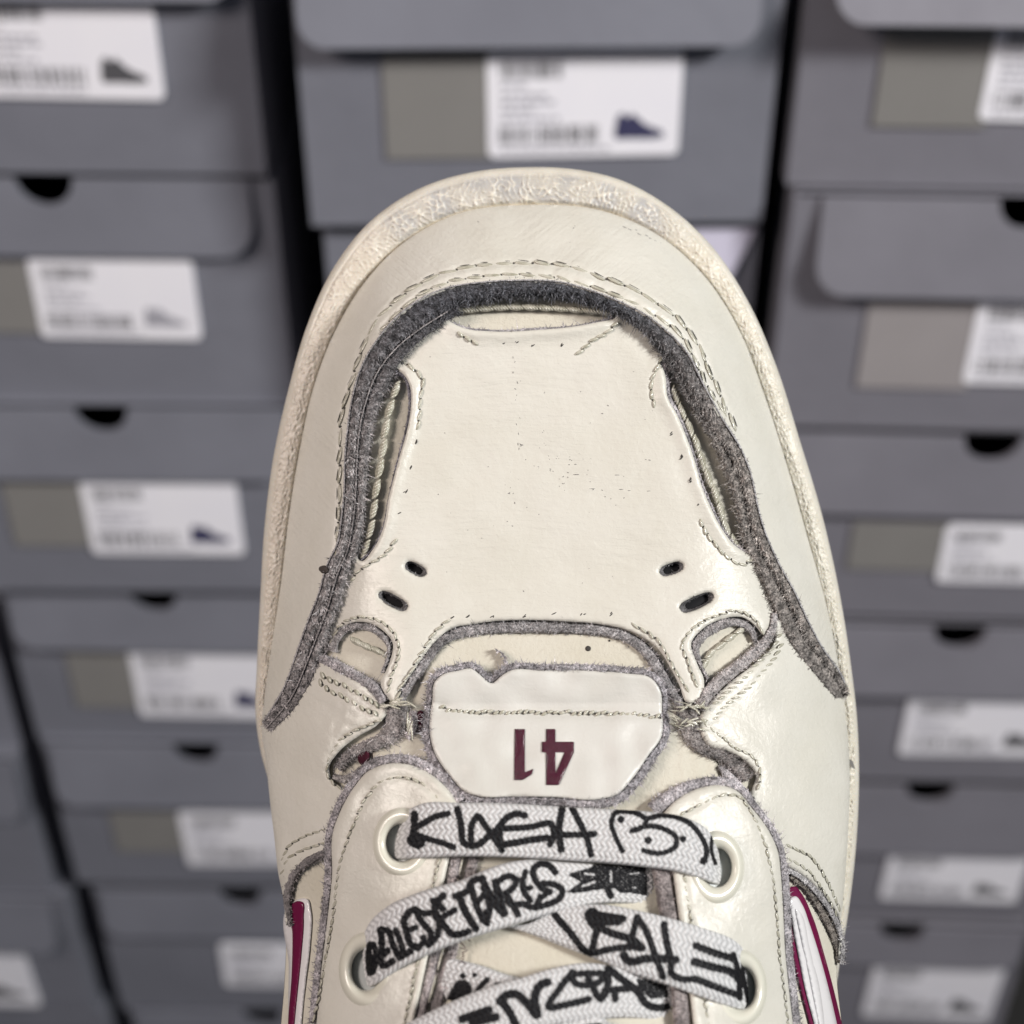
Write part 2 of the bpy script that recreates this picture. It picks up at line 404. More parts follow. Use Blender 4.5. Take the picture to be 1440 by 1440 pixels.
SPH = None
def ell_mesh():
    nu, nv = 8, 5; V = [(-1, 0, 0)]; F = []
    for j in range(1, nv):
        a = math.pi * j / nv
        for i in range(nu):
            b_ = 2 * math.pi * i / nu; V.append((-math.cos(a), math.sin(a) * math.cos(b_), math.sin(a) * math.sin(b_)))
    V.append((1, 0, 0)); L = len(V) - 1
    for i in range(nu): F.append((0, 1 + (i + 1) % nu, 1 + i))
    for j in range(nv - 2):
        for i in range(nu):
            a = 1 + j * nu + i; b_ = 1 + j * nu + (i + 1) % nu; F.append((a, b_, b_ + nu, a + nu))
    k = 1 + (nv - 2) * nu
    for i in range(nu): F.append((L, k + i, k + (i + 1) % nu))
    return np.array(V), F
EV, EF = ell_mesh()
def ellipsoids(name, parent, items, mat):
    """items: (px, py, height offset, half length, half width, half height, angle in plan)"""
    V = []; F = []; k = 0
    for (x, y, off, a, b_, c_, ang) in items:
        ca, sa = math.cos(ang), math.sin(ang)
        p = np.c_[x + EV[:, 0] * a * ca - EV[:, 1] * b_ * sa, y + EV[:, 0] * a * sa + EV[:, 1] * b_ * ca]
        hv = H(p) + off + EV[:, 2] * c_
        V.append(Pm(p, hv)); F += [tuple(i + k for i in f) for f in EF]; k += len(EV)
    return mesh_obj(name, np.vstack(V), F, mat, parent, kind='stuff')
def stitches(parent, P, off, sp=11.0, rad=2.1, slant=0.25, ln=0.46, holes=True, jit=0.5, name='stitching', hole_r=1.5, shade_line=0):
    P = resample(catmull(P, False, 2), sp); nn, tt = normals(P); it = []; ho = []
    o = off if callable(off) else (lambda p: off)
    for i in range(len(P)):
        a = math.atan2(tt[i, 1], tt[i, 0]) + slant + random.gauss(0, 0.08)
        x, y = P[i] + np.random.default_rng(i).standard_normal(2) * jit * 0.6
        it.append((x, y, o(P[i]) + rad * 0.2, sp * ln * random.uniform(0.9, 1.08), rad * random.uniform(0.85, 1.15), rad, a))
        if shade_line:
            q = P[i] + nn[i] * shade_line * (rad + 0.9)
            ho.append((q[0], q[1], o(P[i]) - 0.3, sp * 0.33, 0.6, 0.8, a - slant + 0.12))  # dark sliver beside the stitch: shade of the groove put in as colour
        if holes and i < len(P) - 1:
            q = (P[i] + P[i + 1]) / 2
            ho.append((q[0] + random.gauss(0, .5), q[1] + random.gauss(0, .5), o(q) - 0.2, hole_r * random.uniform(0.8, 1.7), hole_r * 0.8, 0.9, a + 0.9))
    s = ellipsoids(name, parent, it, M['thread'])
    if ho: ellipsoids('stitch_dark_marks', s if parent.parent is None else parent, ho, M['hole'])  # needle holes, plus the painted groove shade on the mudguard rows
    return s
def rope(parent, P, off, sp=17, rad=4.2, name='rope_stitching'):
    """thick twisted thread: every stitch is a bundle of slanted strands"""
    P = resample(catmull(P, False, 2), sp); nn, tt = normals(P); it = []
    for i in range(len(P)):
        a = math.atan2(tt[i, 1], tt[i, 0])
        it.append((P[i][0], P[i][1], off + rad * 0.2, sp * 0.52, rad * 1.0, rad * 0.8, a + 0.12))
        for j in range(5):
            f_ = (j - 2) / 2 * sp * 0.36
            x, y = P[i] + tt[i] * f_
            it.append((x, y, off + rad * 0.55 - abs(f_) * 0.10, rad * 1.15, rad * 0.42, rad * 0.85, a + 0.7))
    return ellipsoids(name, parent, it, M['thread'])

def tone_mix(c):          # suede colour that wanders a little along its length
    c = np.array(c)
    return lambda s, t, p: 1.16 * (0.75 * c[None, :] + 0.25 * c.mean()) * (1 + 0.16 * nz(p, 1, 1.0, 7)[:, None] + 0.12 * nz(p, 2, 1.0, 70)[:, None]).clip(0.5, 1.6)
GREY = (0.33, 0.31, 0.31); LILAC = (0.40, 0.37, 0.385); DARK = (0.085, 0.088, 0.10)

# ------------------------------------------------------------------ sneaker
fwd = Vector((0, math.cos(PITCH), -math.sin(PITCH)))
shoe = empty('sneaker', Vector(cam.location) + fwd * (D0 * S), cam.rotation_euler)
tag(shoe, 'worn cream leather sneaker with raw grey suede edges held toe up before the boxes', 'sneaker')

# sole -------------------------------------------------------------------
SO = catmull([(742,235),(800,237),(870,252),(940,290),(1000,345),(1050,420),(1090,510),(1125,620),(1155,720),(1180,830),(1196,930),(1206,1020),(1208,1100),(1203,1200),(1192,1290),(1180,1360),(1172,1440),(1172,1600),(1185,1900),(1120,2180),(960,2340),(790,2385),(620,2340),(450,2180),(385,1900),(400,1600),(408,1440),(405,1300),(392,1180),(378,1100),(366,1055),(359,1000),(361,940),(366,840),(372,740),(385,640),(405,550),(431,460),(470,375),(520,312),(592,264),(670,241)], True, 6)
SO = resample(SO, 1.7, closed=True); NS = len(SO)
nin, _ = normals(SO, True)
cs = SO.mean(0)
if ((cs - SO) * nin).sum(1).mean() < 0: nin = -nin
bw = dist_poly(SO, U, True); bw = np.where(SO[:, 1] > 1060, 22, np.maximum(bw, 16))
ker = np.ones(61) / 61; bw = np.convolve(np.r_[bw[-30:], bw, bw[:30]], ker, 'valid')
NA = 34; tt = np.linspace(0, 1, NA)
pts = SO[:, None] + nin[:, None] * (bw[:, None] + 5)[:, :, None] * tt[None, :, None]
prof = np.interp(tt, [0, .08, .22, .5, .8, .92, 1], [-16, -7, -1, 4, 4, -3, -6])
fl = field((NA, NS), 7.4, 10.5, 5)
brk = 1 / (1 + np.exp(-4 * (field((NA, NS), 10, 26, 8) + 0.75)))
lab = (2 * np.exp(-(fl / 0.40)**2) * brk - 1).T                               # labyrinth of ridges
env = np.interp(tt, [0, .14, .26, .84, .93, 1], [0, .05, 1, 1, .2, 0])[None, :]
yy = SO[:, 1][:, None]; toe = np.clip((560 - yy) / 260, 0, 1)
hv = prof[None, :] + env * lab * (0.95 + 0.2 * toe) + 0.3 * field((NA, NS), 3, 6, 9).T * env
groove = (np.exp(-((tt[None, :] - 0.20) / 0.03)**2) + 0.6 * np.exp(-((tt[None, :] - 0.11) / 0.025)**2)) * (0.35 + toe) * 2.2 - 0.5 * field((NA, NS), 14, 40, 21).T * (1 - env) * toe
hv = hv - groove
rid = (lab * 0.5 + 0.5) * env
left = np.clip((760 - SO[:, 0]) / 300, 0, 1)[:, None] 
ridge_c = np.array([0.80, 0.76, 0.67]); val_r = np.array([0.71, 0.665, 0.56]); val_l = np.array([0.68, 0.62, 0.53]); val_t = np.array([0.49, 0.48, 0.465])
tw = (np.clip((340 - yy) / 60, 0, 1) * (0.55 + 0.45 * np.clip(field((NA, NS), 30, 90, 31).T + 0.5, 0, 1)))[..., None]
val = val_r * (1 - left[..., None]) + val_l * left[..., None]; val = val * (1 - tw) + val_t * tw
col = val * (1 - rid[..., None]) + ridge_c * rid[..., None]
outer = np.interp(tt, [0, .12, .24], [1, 1, 0])[None, :, None]; col = col * (1 - outer) + np.array([0.72, 0.685, 0.605]) * outer
gap = np.interp(tt, [.86, .93, 1], [0, 1, 1])[None, :, None]; col = col * (1 - gap) + np.array([0.72, 0.62, 0.45]) * gap
V = Pm(pts.reshape(-1, 2), hv.ravel())
i = np.arange(NS)[:, None]; j = np.arange(NA - 1)[None, :]
ii = (i + 1) % NS
F = np.stack([i * NA + j, i * NA + j + 1, ii * NA + j + 1, ii * NA + j], -1).reshape(-1, 4)
sub = np.arange(0, NS, 4); ns = len(sub)
rings = []
for hgt, inset in ((-30, -1), (-80, 0), (-150, 4), (-172, 16)):
    base = Pm(SO[sub], np.full(ns, -16.0)); q = base.copy(); q[:, 2] = hgt * S
    nl = nin[sub] * inset * S; q[:, 0] += nl[:, 0]; q[:, 1] -= nl[:, 1]; rings.append(q)
V = np.vstack([V] + rings); T = np.vstack([col.reshape(-1, 3), np.tile([0.78, 0.73, 0.62], (ns * 4, 1))])
F = F.tolist(); k0 = NS * NA
for a in range(ns):                                     # side wall
    b_ = (a + 1) % ns; sa = int(sub[a]); nx = int(sub[b_]) if b_ else NS
    run = [(q % NS) * NA for q in range(sa, nx + 1)]
    F.append(run + [k0 + b_, k0 + a])
    for r_ in range(3): F.append((k0 + r_ * ns + a, k0 + r_ * ns + b_, k0 + (r_ + 1) * ns + b_, k0 + (r_ + 1) * ns + a))
F.append([k0 + 3 * ns + a for a in range(ns)])
sole = mesh_obj('sole', V, F, M['sole'], shoe, tone=T)
V0 = Pm(np.array([(1192,1066),(1199,1070),(1203,1082),(1197,1079)]), np.full(4, 6.0))
mesh_obj('rubber_nick', V0, [(0, 1, 2, 3)], M['scuff'], sole)
def subpath(Q, a, b_, n=None):
    """points of closed curve Q from the one nearest a to the one nearest b (forward)"""
    ia = int(((Q - a)**2).sum(1).argmin()); ib = int(((Q - b_)**2).sum(1).argmin())
    return Q[ia:ib + 1] if ib >= ia else np.vstack([Q[ia:], Q[:ib + 1]])

# underlay: the shell that shows through every opening
HOLE = catmull([(790,1700),(930,1740),(990,1900),(940,2120),(790,2210),(640,2120),(590,1900),(650,1740)], True, 12)
body = panel('upper_shell', shoe, U, -15, M['leather_inner'], holes=[HOLE], step=9, thick=0, drop=3)
panel('ankle_lining', shoe, offset(HOLE, 0, True) * 1.0, -190, M['dark'], step=25, thick=0, drop=0)
# side wall of the shell going down into the sole
q = U[::1]; nu_, _ = normals(q, True)
if ((q.mean(0) - q) * nu_).sum(1).mean() < 0: nu_ = -nu_
h0 = H(q) - 16; r0 = Pm(q, h0); r1 = Pm(q + nu_ * 6, h0 * 0.4 - 8); r2 = Pm(q + nu_ * 20, np.full(len(q), -14.0))
n = len(q); F = []
for r_ in range(2):
    for a in range(n): F.append((r_ * n + a, (r_ + 1) * n + a, (r_ + 1) * n + (a + 1) % n, r_ * n + (a + 1) % n))
mesh_obj('upper_side', np.vstack([r0, r1, r2]), F, M['leather'], shoe)

# mudguard ---------------------------------------------------------------
eA = path([(369,1017),(401,963),(417,918),(433,873),(449,832),(459,795),(474,765),(480,729),(484,688),(485,640),(487,619),(493,571),(509,514),(532,475),(564,440),(595,418),(627,405),(675,397),(723,394),(797,398),(828,407),(865,421),(904,440),(939,466),(968,498),(987,536),(1015,587),(1044,635),(1057,670),(1064,704),(1075,745),(1096,793),(1119,835),(1135,870),(1157,911),(1182,947),(1194,975)], 3)
eD = path([(374,1024),(410,980),(430,935),(446,893),(462,850),(474,808),(488,775),(496,735),(500,690),(502,640),(506,600),(516,560),(530,525),(552,495),(583,468),(610,450),(640,433),(680,424),(723,419),(797,421),(828,428),(862,440),(898,463),(930,492),(955,528),(974,565),(1000,605),(1024,640),(1038,668),(1048,704),(1058,749),(1083,800),(1112,857),(1131,895),(1160,934),(1183,968),(1190,980)], 3)
eBL = path([(382,1030),(417,995),(439,959),(452,921),(468,876),(480,844),(490,809),(506,768),(514,704),(519,640),(528,587),(540,555),(552,533),(572,500),(605,469),(627,452),(650,440)], 3)
eBR = path([(915,480),(928,499),(952,536),(977,581),(1003,622),(1016,656),(1032,704),(1045,765),(1064,800),(1087,857),(1112,908),(1147,953),(1173,982)], 3)
stA = [(473,775),(477,700),(478,640),(480,587),(494,539),(508,495),(528,453),(551,428),(576,408),(605,391),(637,380),(675,373),(717,370),(755,370),(792,373),(824,382),(846,391),(878,400),(900,412),(926,428),(952,447),(971,469),(987,495),(997,523),(1009,546),(1022,578),(1031,594)]
stB = [(538,461),(563,436),(595,412),(627,398),(672,389),(717,386),(760,388),(798,393),(827,402),(853,411),(878,420),(904,433),(926,447),(952,466),(971,491),(981,514),(996,546),(1015,575)]
stAc, stBc = path(stA, 4), path(stB, 4)
mg = np.vstack([subpath(U, np.array((370,1012)), np.array((1186,975))), offset(eA, 0)[::-1] + 0.0])
mgo = offset(eA, -6) if inside(offset(eA, -6)[len(eA)//2:len(eA)//2+1], mg)[0] else offset(eA, 6)
mgin = eA + (eA - mgo)                                  # 6 units towards the vamp
mgpoly = np.vstack([subpath(U, np.array((370,1010)), np.array((1185,965))), mgin[::-1]])
eAc = eA[::4]
def mg_off(p):
    d = dist_poly(p, eAc); return 2 + 13 * np.exp(-(d / 38)**2)
def mg_fn(p, d):
    dA = dist_poly(p, eAc)
    x = p[:, 0]; y = p[:, 1]
    # fine pull creases that run out from the seam on the flanks, and the puckered ridge between the two stitch rows
    fl_ = np.clip((y - 480) / 120, 0, 1) * np.exp(-((dA - 30) / 34)**2)
    ph = np.where(x < 720, (y + 0.55 * x) / 6.5, (y - 0.55 * x) / 6.5) + 0.9 * nz(p, 1) + 0.6 * nz(p, 2)
    cre = np.sin(ph) * 0.55 * fl_ * (0.5 + 0.5 * np.tanh(nz(p, 2, 1.0, 200)))
    da = dist_poly(p, stAc, cull=40); db = dist_poly(p, stBc, cull=40)
    puff = np.where((da + db) < 30, 1.6 * np.abs(np.sin((x * 0.8 + y * 0.35) / 27 * math.pi)), 0)
    return cre + puff + 0.9 * nz(p, 2, 0.8)
mud = panel('mudguard', shoe, mgpoly, mg_off, M['leather_mud'], step=4.0, er=5, drop=4, grooves=[(stAc, 3.4, 4), (stBc, 3.0, 4)], fn=mg_fn)
def on(f, extra=0): return lambda p: float(f(np.array([p]))[0]) + extra
stitches(mud, stA, on(mg_off, -1.4), 27, 2.5, slant=0.12, ln=0.5, shade_line=-1, hole_r=1.7)
stitches(mud, stB, on(mg_off, -1.4), 25, 2.3, slant=0.12, ln=0.5, shade_line=-1, hole_r=1.6)
def edge_tone(s, t, p):
    x, y = p[:, 0], p[:, 1]
    a = np.clip((y - 430) / 220, 0, 1)[:, None]
    side = np.where(x < 720, 0, 1)[:, None]
    low = np.array([0.31, 0.295, 0.295]) * (1 - side) + np.array([0.29, 0.265, 0.245]) * side
    c = np.array(DARK) * (1 - a) + low * a
    return c * (1 + 0.25 * nz(p, 1)[:, None] + 0.35 * nz(p, 0, 1.3, 60)[:, None]).clip(0.35, 2.0)
hA = lambda s, t, p: H(p) + 13 + 7 * np.sin(np.pi * np.clip(t, 0, 1))**0.8 - 5 * t
ribbon('raw_edge', mud, eA, eD, hA, M['suede'], tone=edge_tone, fuzz=9.0, fuzz_len=8.0, across=10, noise_amp=1.3, thick=10)
band('grain_line', mud, eA[::6], 3.0, 19, (0.45, 0.44, 0.45), 1.5, 0, noise_amp=0.3)
hB = lambda s, t, p: H(p) + 5 + 6 * np.sin(np.pi * np.clip(t, 0, 1))**0.8 - 4 * t
eDL = subpath(eD, np.array((374,1024)), np.array((640,433)))
eDR = subpath(eD, np.array((920,482)), np.array((1190,980)))
ribbon('raw_edge', mud, eDL, eBL, hB, M['suede'], tone=lambda s, t, p: edge_tone(s, t, p) * 0.9, fuzz=7.0, fuzz_len=7, across=8, noise_amp=1.2, thick=12)
ribbon('raw_edge', mud, offset(eDR, 0), eBR, hB, M['suede'], tone=lambda s, t, p: edge_tone(s, t, p) * 0.85, fuzz=7.0, fuzz_len=7, across=8, noise_amp=1.2, thick=12)

band('grain_line', mud, eDL[::6], 2.4, 13, (0.42, 0.40, 0.40), 1.2, 0, noise_amp=0.3)

ellipsoids('edge_knot', mud, [(456,801,18,7,6,5,0.3), (452,800,16,4,4,4,0)], M['hole_soft'])
# vamp -------------------------------------------------------------------
mid = path([(458,900),(468,862),(482,815),(497,770),(506,704),(510,640),(517,587),(530,550),(560,495),(600,455),(650,425),(723,410),(797,412),(850,428),(905,458),(940,492),(965,536),(990,581),(1016,622),(1036,670),(1050,720),(1062,765),(1080,800),(1095,845)], 4)
vb = [(1087,864),(1072,893),(1064,882),(1044,868),(1017,870),(986,886),(972,904),(979,930),(990,957),(984,985),(966,988),(956,965),(945,943),(925,912),(900,894),(882,886),(844,878),(797,874),(740,872),(691,874),(659,879),(639,882),(613,901),(593,927),(577,950),(565,968),(555,990),(543,978),(535,958),(542,945),(550,925),(552,903),(541,889),(518,876),(494,876),(476,887),(464,905)]
vpoly = np.vstack([mid, catmull(vb, False, 4)])
slotT = catmull([(620,440),(640,456),(655,462),(691,466),(755,464),(800,460),(840,453),(866,446),(850,425),(797,414),(723,412),(660,420)], True, 4)
slotL = catmull([(548,519),(560,521),(571,531),(577,545),(578,571),(573,603),(561,645),(553,675),(547,698),(538,745),(526,770),(507,789),(500,780),(505,740),(510,690),(514,640),(520,590),(530,550)], True, 4)
slotR = catmull([(931,508),(936,530),(939,559),(951,581),(967,619),(979,655),(986,681),(998,710),(1016,745),(1036,769),(1056,779),(1052,745),(1036,690),(1018,640),(990,595),(965,550),(945,515)], True, 4)
def slot(cx, cy, L, Wd, ang):
    a = np.linspace(0, 2 * math.pi, 28, endpoint=False); ca, sa = math.cos(ang), math.sin(ang)
    x = np.sign(np.cos(a)) * np.abs(np.cos(a))**0.7 * L / 2; y = np.sign(np.sin(a)) * np.abs(np.sin(a))**0.75 * Wd / 2
    return np.c_[cx + x * ca - y * sa, cy + x * sa + y * ca]
vents = [slot(584,800,31,15,0.48), slot(553,845,43,16,0.52), slot(944,800,33,16,-0.33), slot(980,847,49,17,-0.42)]
midc = mid[::3]
edge_curves = [catmull(c, False, 4) for c in ([(627,450),(655,462),(691,467),(755,464),(800,461),(840,453),(864,447)], [(550,519),(571,530),(578,560),(573,603),(561,645),(548,698),(538,745),(526,770),(507,789)], [(931,506),(936,530),(939,559),(951,581),(967,619),(986,681),(998,710),(1016,745),(1036,769),(1056,779)])]
def v_off(p):
    d = dist_poly(p, midc); o = 1 - 7 * np.exp(-(d / 22)**2)
    for e in edge_curves: o = o + 6.5 * np.exp(-(dist_poly(p, e, cull=45) / 13)**2)
    return o
def v_fn(p, d): return 0.35 * nz(p, 2, 0.9, 40) + 0.06 * nz(p, 1, 1.0, 90)
vs = [path(c, 4) for c in (
 [(647,470),(668,482)], [(865,456),(850,470),(835,478),(815,496)], [(566,508),(580,518),(592,530),(591,560),(588,598)], [(931,505),(920,525),(915,545),(920,568)],
 [(554,762),(545,775),(528,789),(508,800),(495,814)], [(986,735),(998,757),(1012,773),(1028,787),(1045,794),(1056,789)],
 [(467,900),(478,880),(498,869),(520,869),(541,878),(557,896),(560,920),(552,945),(545,970)],
 [(979,962),(972,945),(965,925),(959,906),(976,883),(1007,866),(1038,860),(1060,869),(1072,888)],
 [(628,874),(612,888),(598,910),(582,937),(568,958),(560,978)], [(893,880),(908,888),(930,907),(943,932),(955,952),(966,968)])]
vamp = panel('vamp', shoe, vpoly, v_off, M['leather_vamp'], holes=[slotT, slotL, slotR] + vents, step=4.2, er=6, drop=4, thick=14,
             grooves=[(v, 1.6, 3.5) for v in vs], fn=v_fn, side_mat=M['suede'])
vo = on(v_off, -0.6)
for k, v in enumerate(vs): stitches(vamp, v, vo, [12, 14, 15, 14, 13, 13, 11.5, 11.5, 14, 13][k], [3, 2.5, 2.1, 2.1, 1.9, 2.1, 1.9, 1.8, 1.9, 1.8][k], jit=0.7, ln=0.52)
# cut edges around the openings
band('raw_edge', vamp, edge_curves[0], [3, 8, 8, 6, 3], -2, tone_mix((0.34, 0.32, 0.34)), 3, 1.2)
band('raw_edge', vamp, edge_curves[1], [10, 9, 5, 4, 4], -1, tone_mix((0.25, 0.24, 0.28)), 3, 1.0)
band('raw_edge', vamp, edge_curves[2], [14, 12, 8, 8, 5], 0, tone_mix(LILAC), 3, 1.0)
for v in vents:
    q = panel('vent_lining', vamp, v[::-1], -13, M['dark'], step=6, er=2, drop=0, thick=1)
    ve = np.vstack([v, v[:1]]); ctr = v.mean(0); big = ctr + (ve - ctr) * 1.03; sm = ctr + (ve - ctr) * 0.72
    ribbon('vent_edge', vamp, big, sm, lambda s, t, p: H(p) - 1 - 11 * t, M['suede'], tone=tone_mix((0.14, 0.135, 0.14)), step=2, across=5, fuzz=0.6, fuzz_len=4, noise_amp=0.5, thick=0)
# rope stitching and the strip that shows in the openings
rope(vamp, [(640,438),(680,434),(723,432),(770,433),(815,436),(850,440)], -9, 22, 5.0)
rope(vamp, [(556,548),(544,590),(539,628),(533,664),(528,695),(523,735),(514,772)], -8, 27, 6.0)
rope(vamp, [(950,555),(958,575),(977,619),(992,662),(1008,700),(1022,745),(1034,764)], -8, 25, 5.8)
# needle ticks and scuffs on the toe box
it = []
for (x, y) in [(707,482),(749,485),(790,485),(945,610),(958,642),(971,673),(959,643),(972,675),(983,709),(637,868),(658,867),(693,867),(736,864),(779,862),(820,864),(858,862),(586,622),(578,658),(568,692),(560,722),(728,480)]:
    for q in range(2): it.append((x + random.gauss(0, 1.2), y + random.gauss(0, 1.2), v_off(np.array([[x, y]]))[0] - 0.3, random.uniform(2, 4.2), 0.9, 0.9, -0.9 + random.gauss(0, 0.3)))
ellipsoids('needle_marks', vamp, it, M['hole'])
it = []
def sc(x, y, a, ln): it.append((x, y, v_off(np.array([[x, y]]))[0] - 0.45, ln, random.uniform(0.35, 0.75), 0.8, a))
for k in range(46): sc(random.gauss(765, 42), random.gauss(665, 36), random.uniform(-1.2, 1.2), random.uniform(0.5, 1.5))
for k in range(16): sc(random.uniform(790, 920), random.choice([647, 649, 651, 668, 690]) + random.gauss(0, 1.5), random.gauss(-0.03, 0.05), random.uniform(1, 5))
for x_, y_ in ((732,625),(718,693),(756,658),(775,660),(788,713)):
    for k in range(4): sc(x_ + random.gauss(0, 1.5), y_ + random.gauss(0, 2), random.uniform(-1.5, 1.5), random.uniform(1, 2.2))
for k in range(16): sc(722 + k * 0.6 + random.gauss(0, 2), 470 + k * 11 + random.gauss(0, 5), 1.45 + random.gauss(0, 0.3), random.uniform(0.7, 2.6))
for k in range(40): sc(random.uniform(600, 920), random.uniform(500, 850), random.uniform(-1.5, 1.5), random.uniform(0.5, 1.4))
ellipsoids('scuff_marks', vamp, it, M['scuff'])
it = []
for k in range(9): it.append((880 + k * 7 + random.gauss(0, 1), 318 + k * 3.4 + random.gauss(0, .8), 1.7, random.uniform(1.5, 4), 0.5, 0.8, 0.45))
for k in range(26): it.append((random.uniform(620, 1000), random.uniform(300, 365), 1.6, random.uniform(0.6, 1.6), 0.5, 0.8, random.uniform(-1, 1)))
ellipsoids('scuff_marks', mud, it, M['scuff'])

# quarters ----------------------------------------------------------------
ql = [(366,1022),(385,1002),(420,975),(442,938),(455,930),(490,947),(528,975),(545,1000),(530,1020),(503,1036),(478,1056),(463,1080),(468,1098),(486,1108),(505,1110),(505,1150),(485,1195),(455,1203),(433,1213),(412,1230),(405,1262),(404,1300)]
qlp = np.vstack([catmull(ql, False, 5), subpath(U, np.array((401,1300)), np.array((368,1025)))])
sQL = [[(455,1167),(429,1176),(406,1190),(396,1209)], [(455,1186),(427,1195),(404,1209),(397,1225)], [(531,1014),(512,1022),(494,1030),(472,1048),(460,1077),(462,1094),(477,1107)]]
sQL2 = [[(453,950),(475,962),(497,972),(520,985),(530,992)], [(450,960),(468,975),(492,986),(512,997),(528,1004)]]
q_off = lambda p: np.full(len(p), 3.0)
qL = panel('quarter', shoe, qlp, 3, M['leather'], step=4.5, grooves=[(path(c, 4), 2.0, 3.5) for c in sQL + sQL2], fn=lambda p, d: 1.2 * nz(p, 2, 1.0, 300) + 0.5 * nz(p, 1) * np.exp(-((p[:, 0] - 480) / 40)**2))
for c in sQL: stitches(qL, c, 2.0, 11.5, 1.8, ln=0.52)
for c in sQL2: stitches(qL, c, 3.0, 11, 2.8, holes=True, ln=0.5, slant=0.6, jit=1.2)
qr = [(1183,1350),(1187,1320),(1178,1288),(1157,1258),(1133,1234),(1104,1216),(1060,1190),(1050,1130),(1058,1108),(1063,1091),(1049,1072),(1021,1056),(1000,1052),(984,1008),(1002,984),(1030,957),(1060,934),(1088,905),(1094,868),(1104,862),(1132,913),(1168,960),(1190,978)]
qrp = np.vstack([catmull(qr, False, 5), subpath(U, np.array((1188,985)), np.array((1178,1348)))])
sQR = [[(1110,1190),(1141,1206),(1162,1236),(1180,1276)], [(1110,1208),(1138,1226),(1159,1254),(1176,1284)], [(993,1019),(1013,1035),(1036,1053),(1056,1062),(1069,1083),(1067,1106)], [(1096,894),(1087,912),(1067,931),(1048,953),(1025,972),(1007,988)], [(1098,908),(1089,926),(1070,947),(1052,968),(1032,984),(1017,996),(1005,1011)]]
qR = panel('quarter', shoe, qrp, 3, M['leather'], step=4.5, grooves=[(path(c, 4), 2.0, 3.5) for c in sQR], fn=lambda p, d: 1.0 * nz(p, 2, 1.0, 100))
for k, c in enumerate(sQR): stitches(qR, c, 2.3, 11, 1.9, ln=0.52, slant=0.25 if k < 3 else 0.5, holes=k < 3)
band('raw_edge', qL, [(457,1199),(434,1210),(412,1228),(404,1255),(405,1282),(408,1302)], [14, 16, 17, 12, 6], 4, tone_mix((0.24, 0.22, 0.22)), 5, 3)
band('raw_edge', qR, [(1106,1222),(1131,1237),(1155,1262),(1174,1292),(1184,1322),(1183,1356)], [9, 11, 11, 10, 8], 2, tone_mix((0.40, 0.385, 0.39)), 4, 2)
band('raw_edge', qR, [(1112,1234),(1131,1247),(1150,1272),(1166,1302),(1177,1330),(1180,1354)], [6, 10, 12, 11, 7], -4, tone_mix((0.22, 0.19, 0.16)), 4, 4)
# windows beside the throat
band('raw_edge', vamp, [(466,916),(472,898),(484,886),(500,881),(519,882),(537,893),(547,908),(545,926),(537,946)], [20, 17, 14, 12, 13, 12, 8, 6, 4], -3, tone_mix(GREY), 5, 2.5)
band('raw_edge', qL, [(444,924),(462,931),(485,944),(508,957),(528,971),(538,988)], [14, 20, 20, 19, 22, 16], 4, tone_mix((0.37, 0.345, 0.36)), 5, 3)
band('raw_edge', vamp, [(995,955),(984,932),(977,910),(988,893),(1008,881),(1030,875),(1046,878),(1058,889),(1062,902)], [4, 6, 13, 18, 18, 16, 14, 14, 8], -3, tone_mix(GREY), 5, 2.5)
band('raw_edge', qR, [(1090,862),(1088,880),(1078,900),(1058,920),(1034,940),(1010,960),(992,980),(984,998)], [13, 15, 17, 18, 20, 21, 22, 18], 4, tone_mix((0.38, 0.35, 0.345)), 5, 3)
rope(vamp, [(500,902),(512,908),(528,914),(543,922)], -12, 17, 4.8)
rope(vamp, [(990,935),(1000,918),(1016,906),(1032,893),(1042,886)], -12, 17, 4.8)
# cut edge of the throat
band('raw_edge', vamp, [(562,988),(572,968),(587,945),(603,922),(625,899),(652,889),(691,884),(740,882),(797,884),(844,887),(880,896),(906,914),(926,942),(944,972),(958,992)], [14, 17, 19, 19, 20, 20, 19, 18, 18, 18, 18, 20, 20, 18, 16], -2, tone_mix((0.30, 0.285, 0.29)), 6, 4, fuzz_len=8)
# bar tacks and frayed bundles where vamp and quarter are caught together
band('frayed_edge', qL, [(556,990),(557,1010),(552,1030),(536,1042),(515,1050),(492,1062),(474,1080)], [38, 40, 32, 22, 20, 20, 12], 0, tone_mix((0.30, 0.275, 0.27)), 8, 6, fuzz_len=10)
band('frayed_edge', qL, [(580,1000),(582,1020),(572,1038)], [16, 18, 12], -4, tone_mix((0.42, 0.38, 0.39)), 5, 4, fuzz_len=9)
band('frayed_edge', qR, [(962,992),(968,1012),(976,1032),(990,1050),(1014,1062),(1036,1078),(1052,1096)], [34, 42, 40, 26, 20, 22, 14], 0, tone_mix((0.27, 0.245, 0.235)), 8, 7, fuzz_len=11)
band('frayed_edge', qL, [(468,1092),(485,1096),(503,1088),(512,1078)], [10, 14, 14, 8], -2, tone_mix((0.55, 0.52, 0.50)), 5, 2)
band('frayed_edge', qR, [(1012,1078),(1026,1092),(1040,1104)], [8, 16, 10], -3, tone_mix((0.45, 0.42, 0.43)), 5, 3)
it = []
for k in range(14): it.append((558 + random.gauss(0, 9), 990 + random.gauss(0, 3.5), 8 + random.random() * 2, random.uniform(6, 11), 1.7, 1.7, random.gauss(0.1, 0.35)))
for k in range(4): it.append((573 + k * 2, 1012 + k * 6, 6, 12, 1.5, 1.6, 1.5 + random.gauss(0, .2)))
ellipsoids('bar_tack', qL, it, M['thread'])
it = []
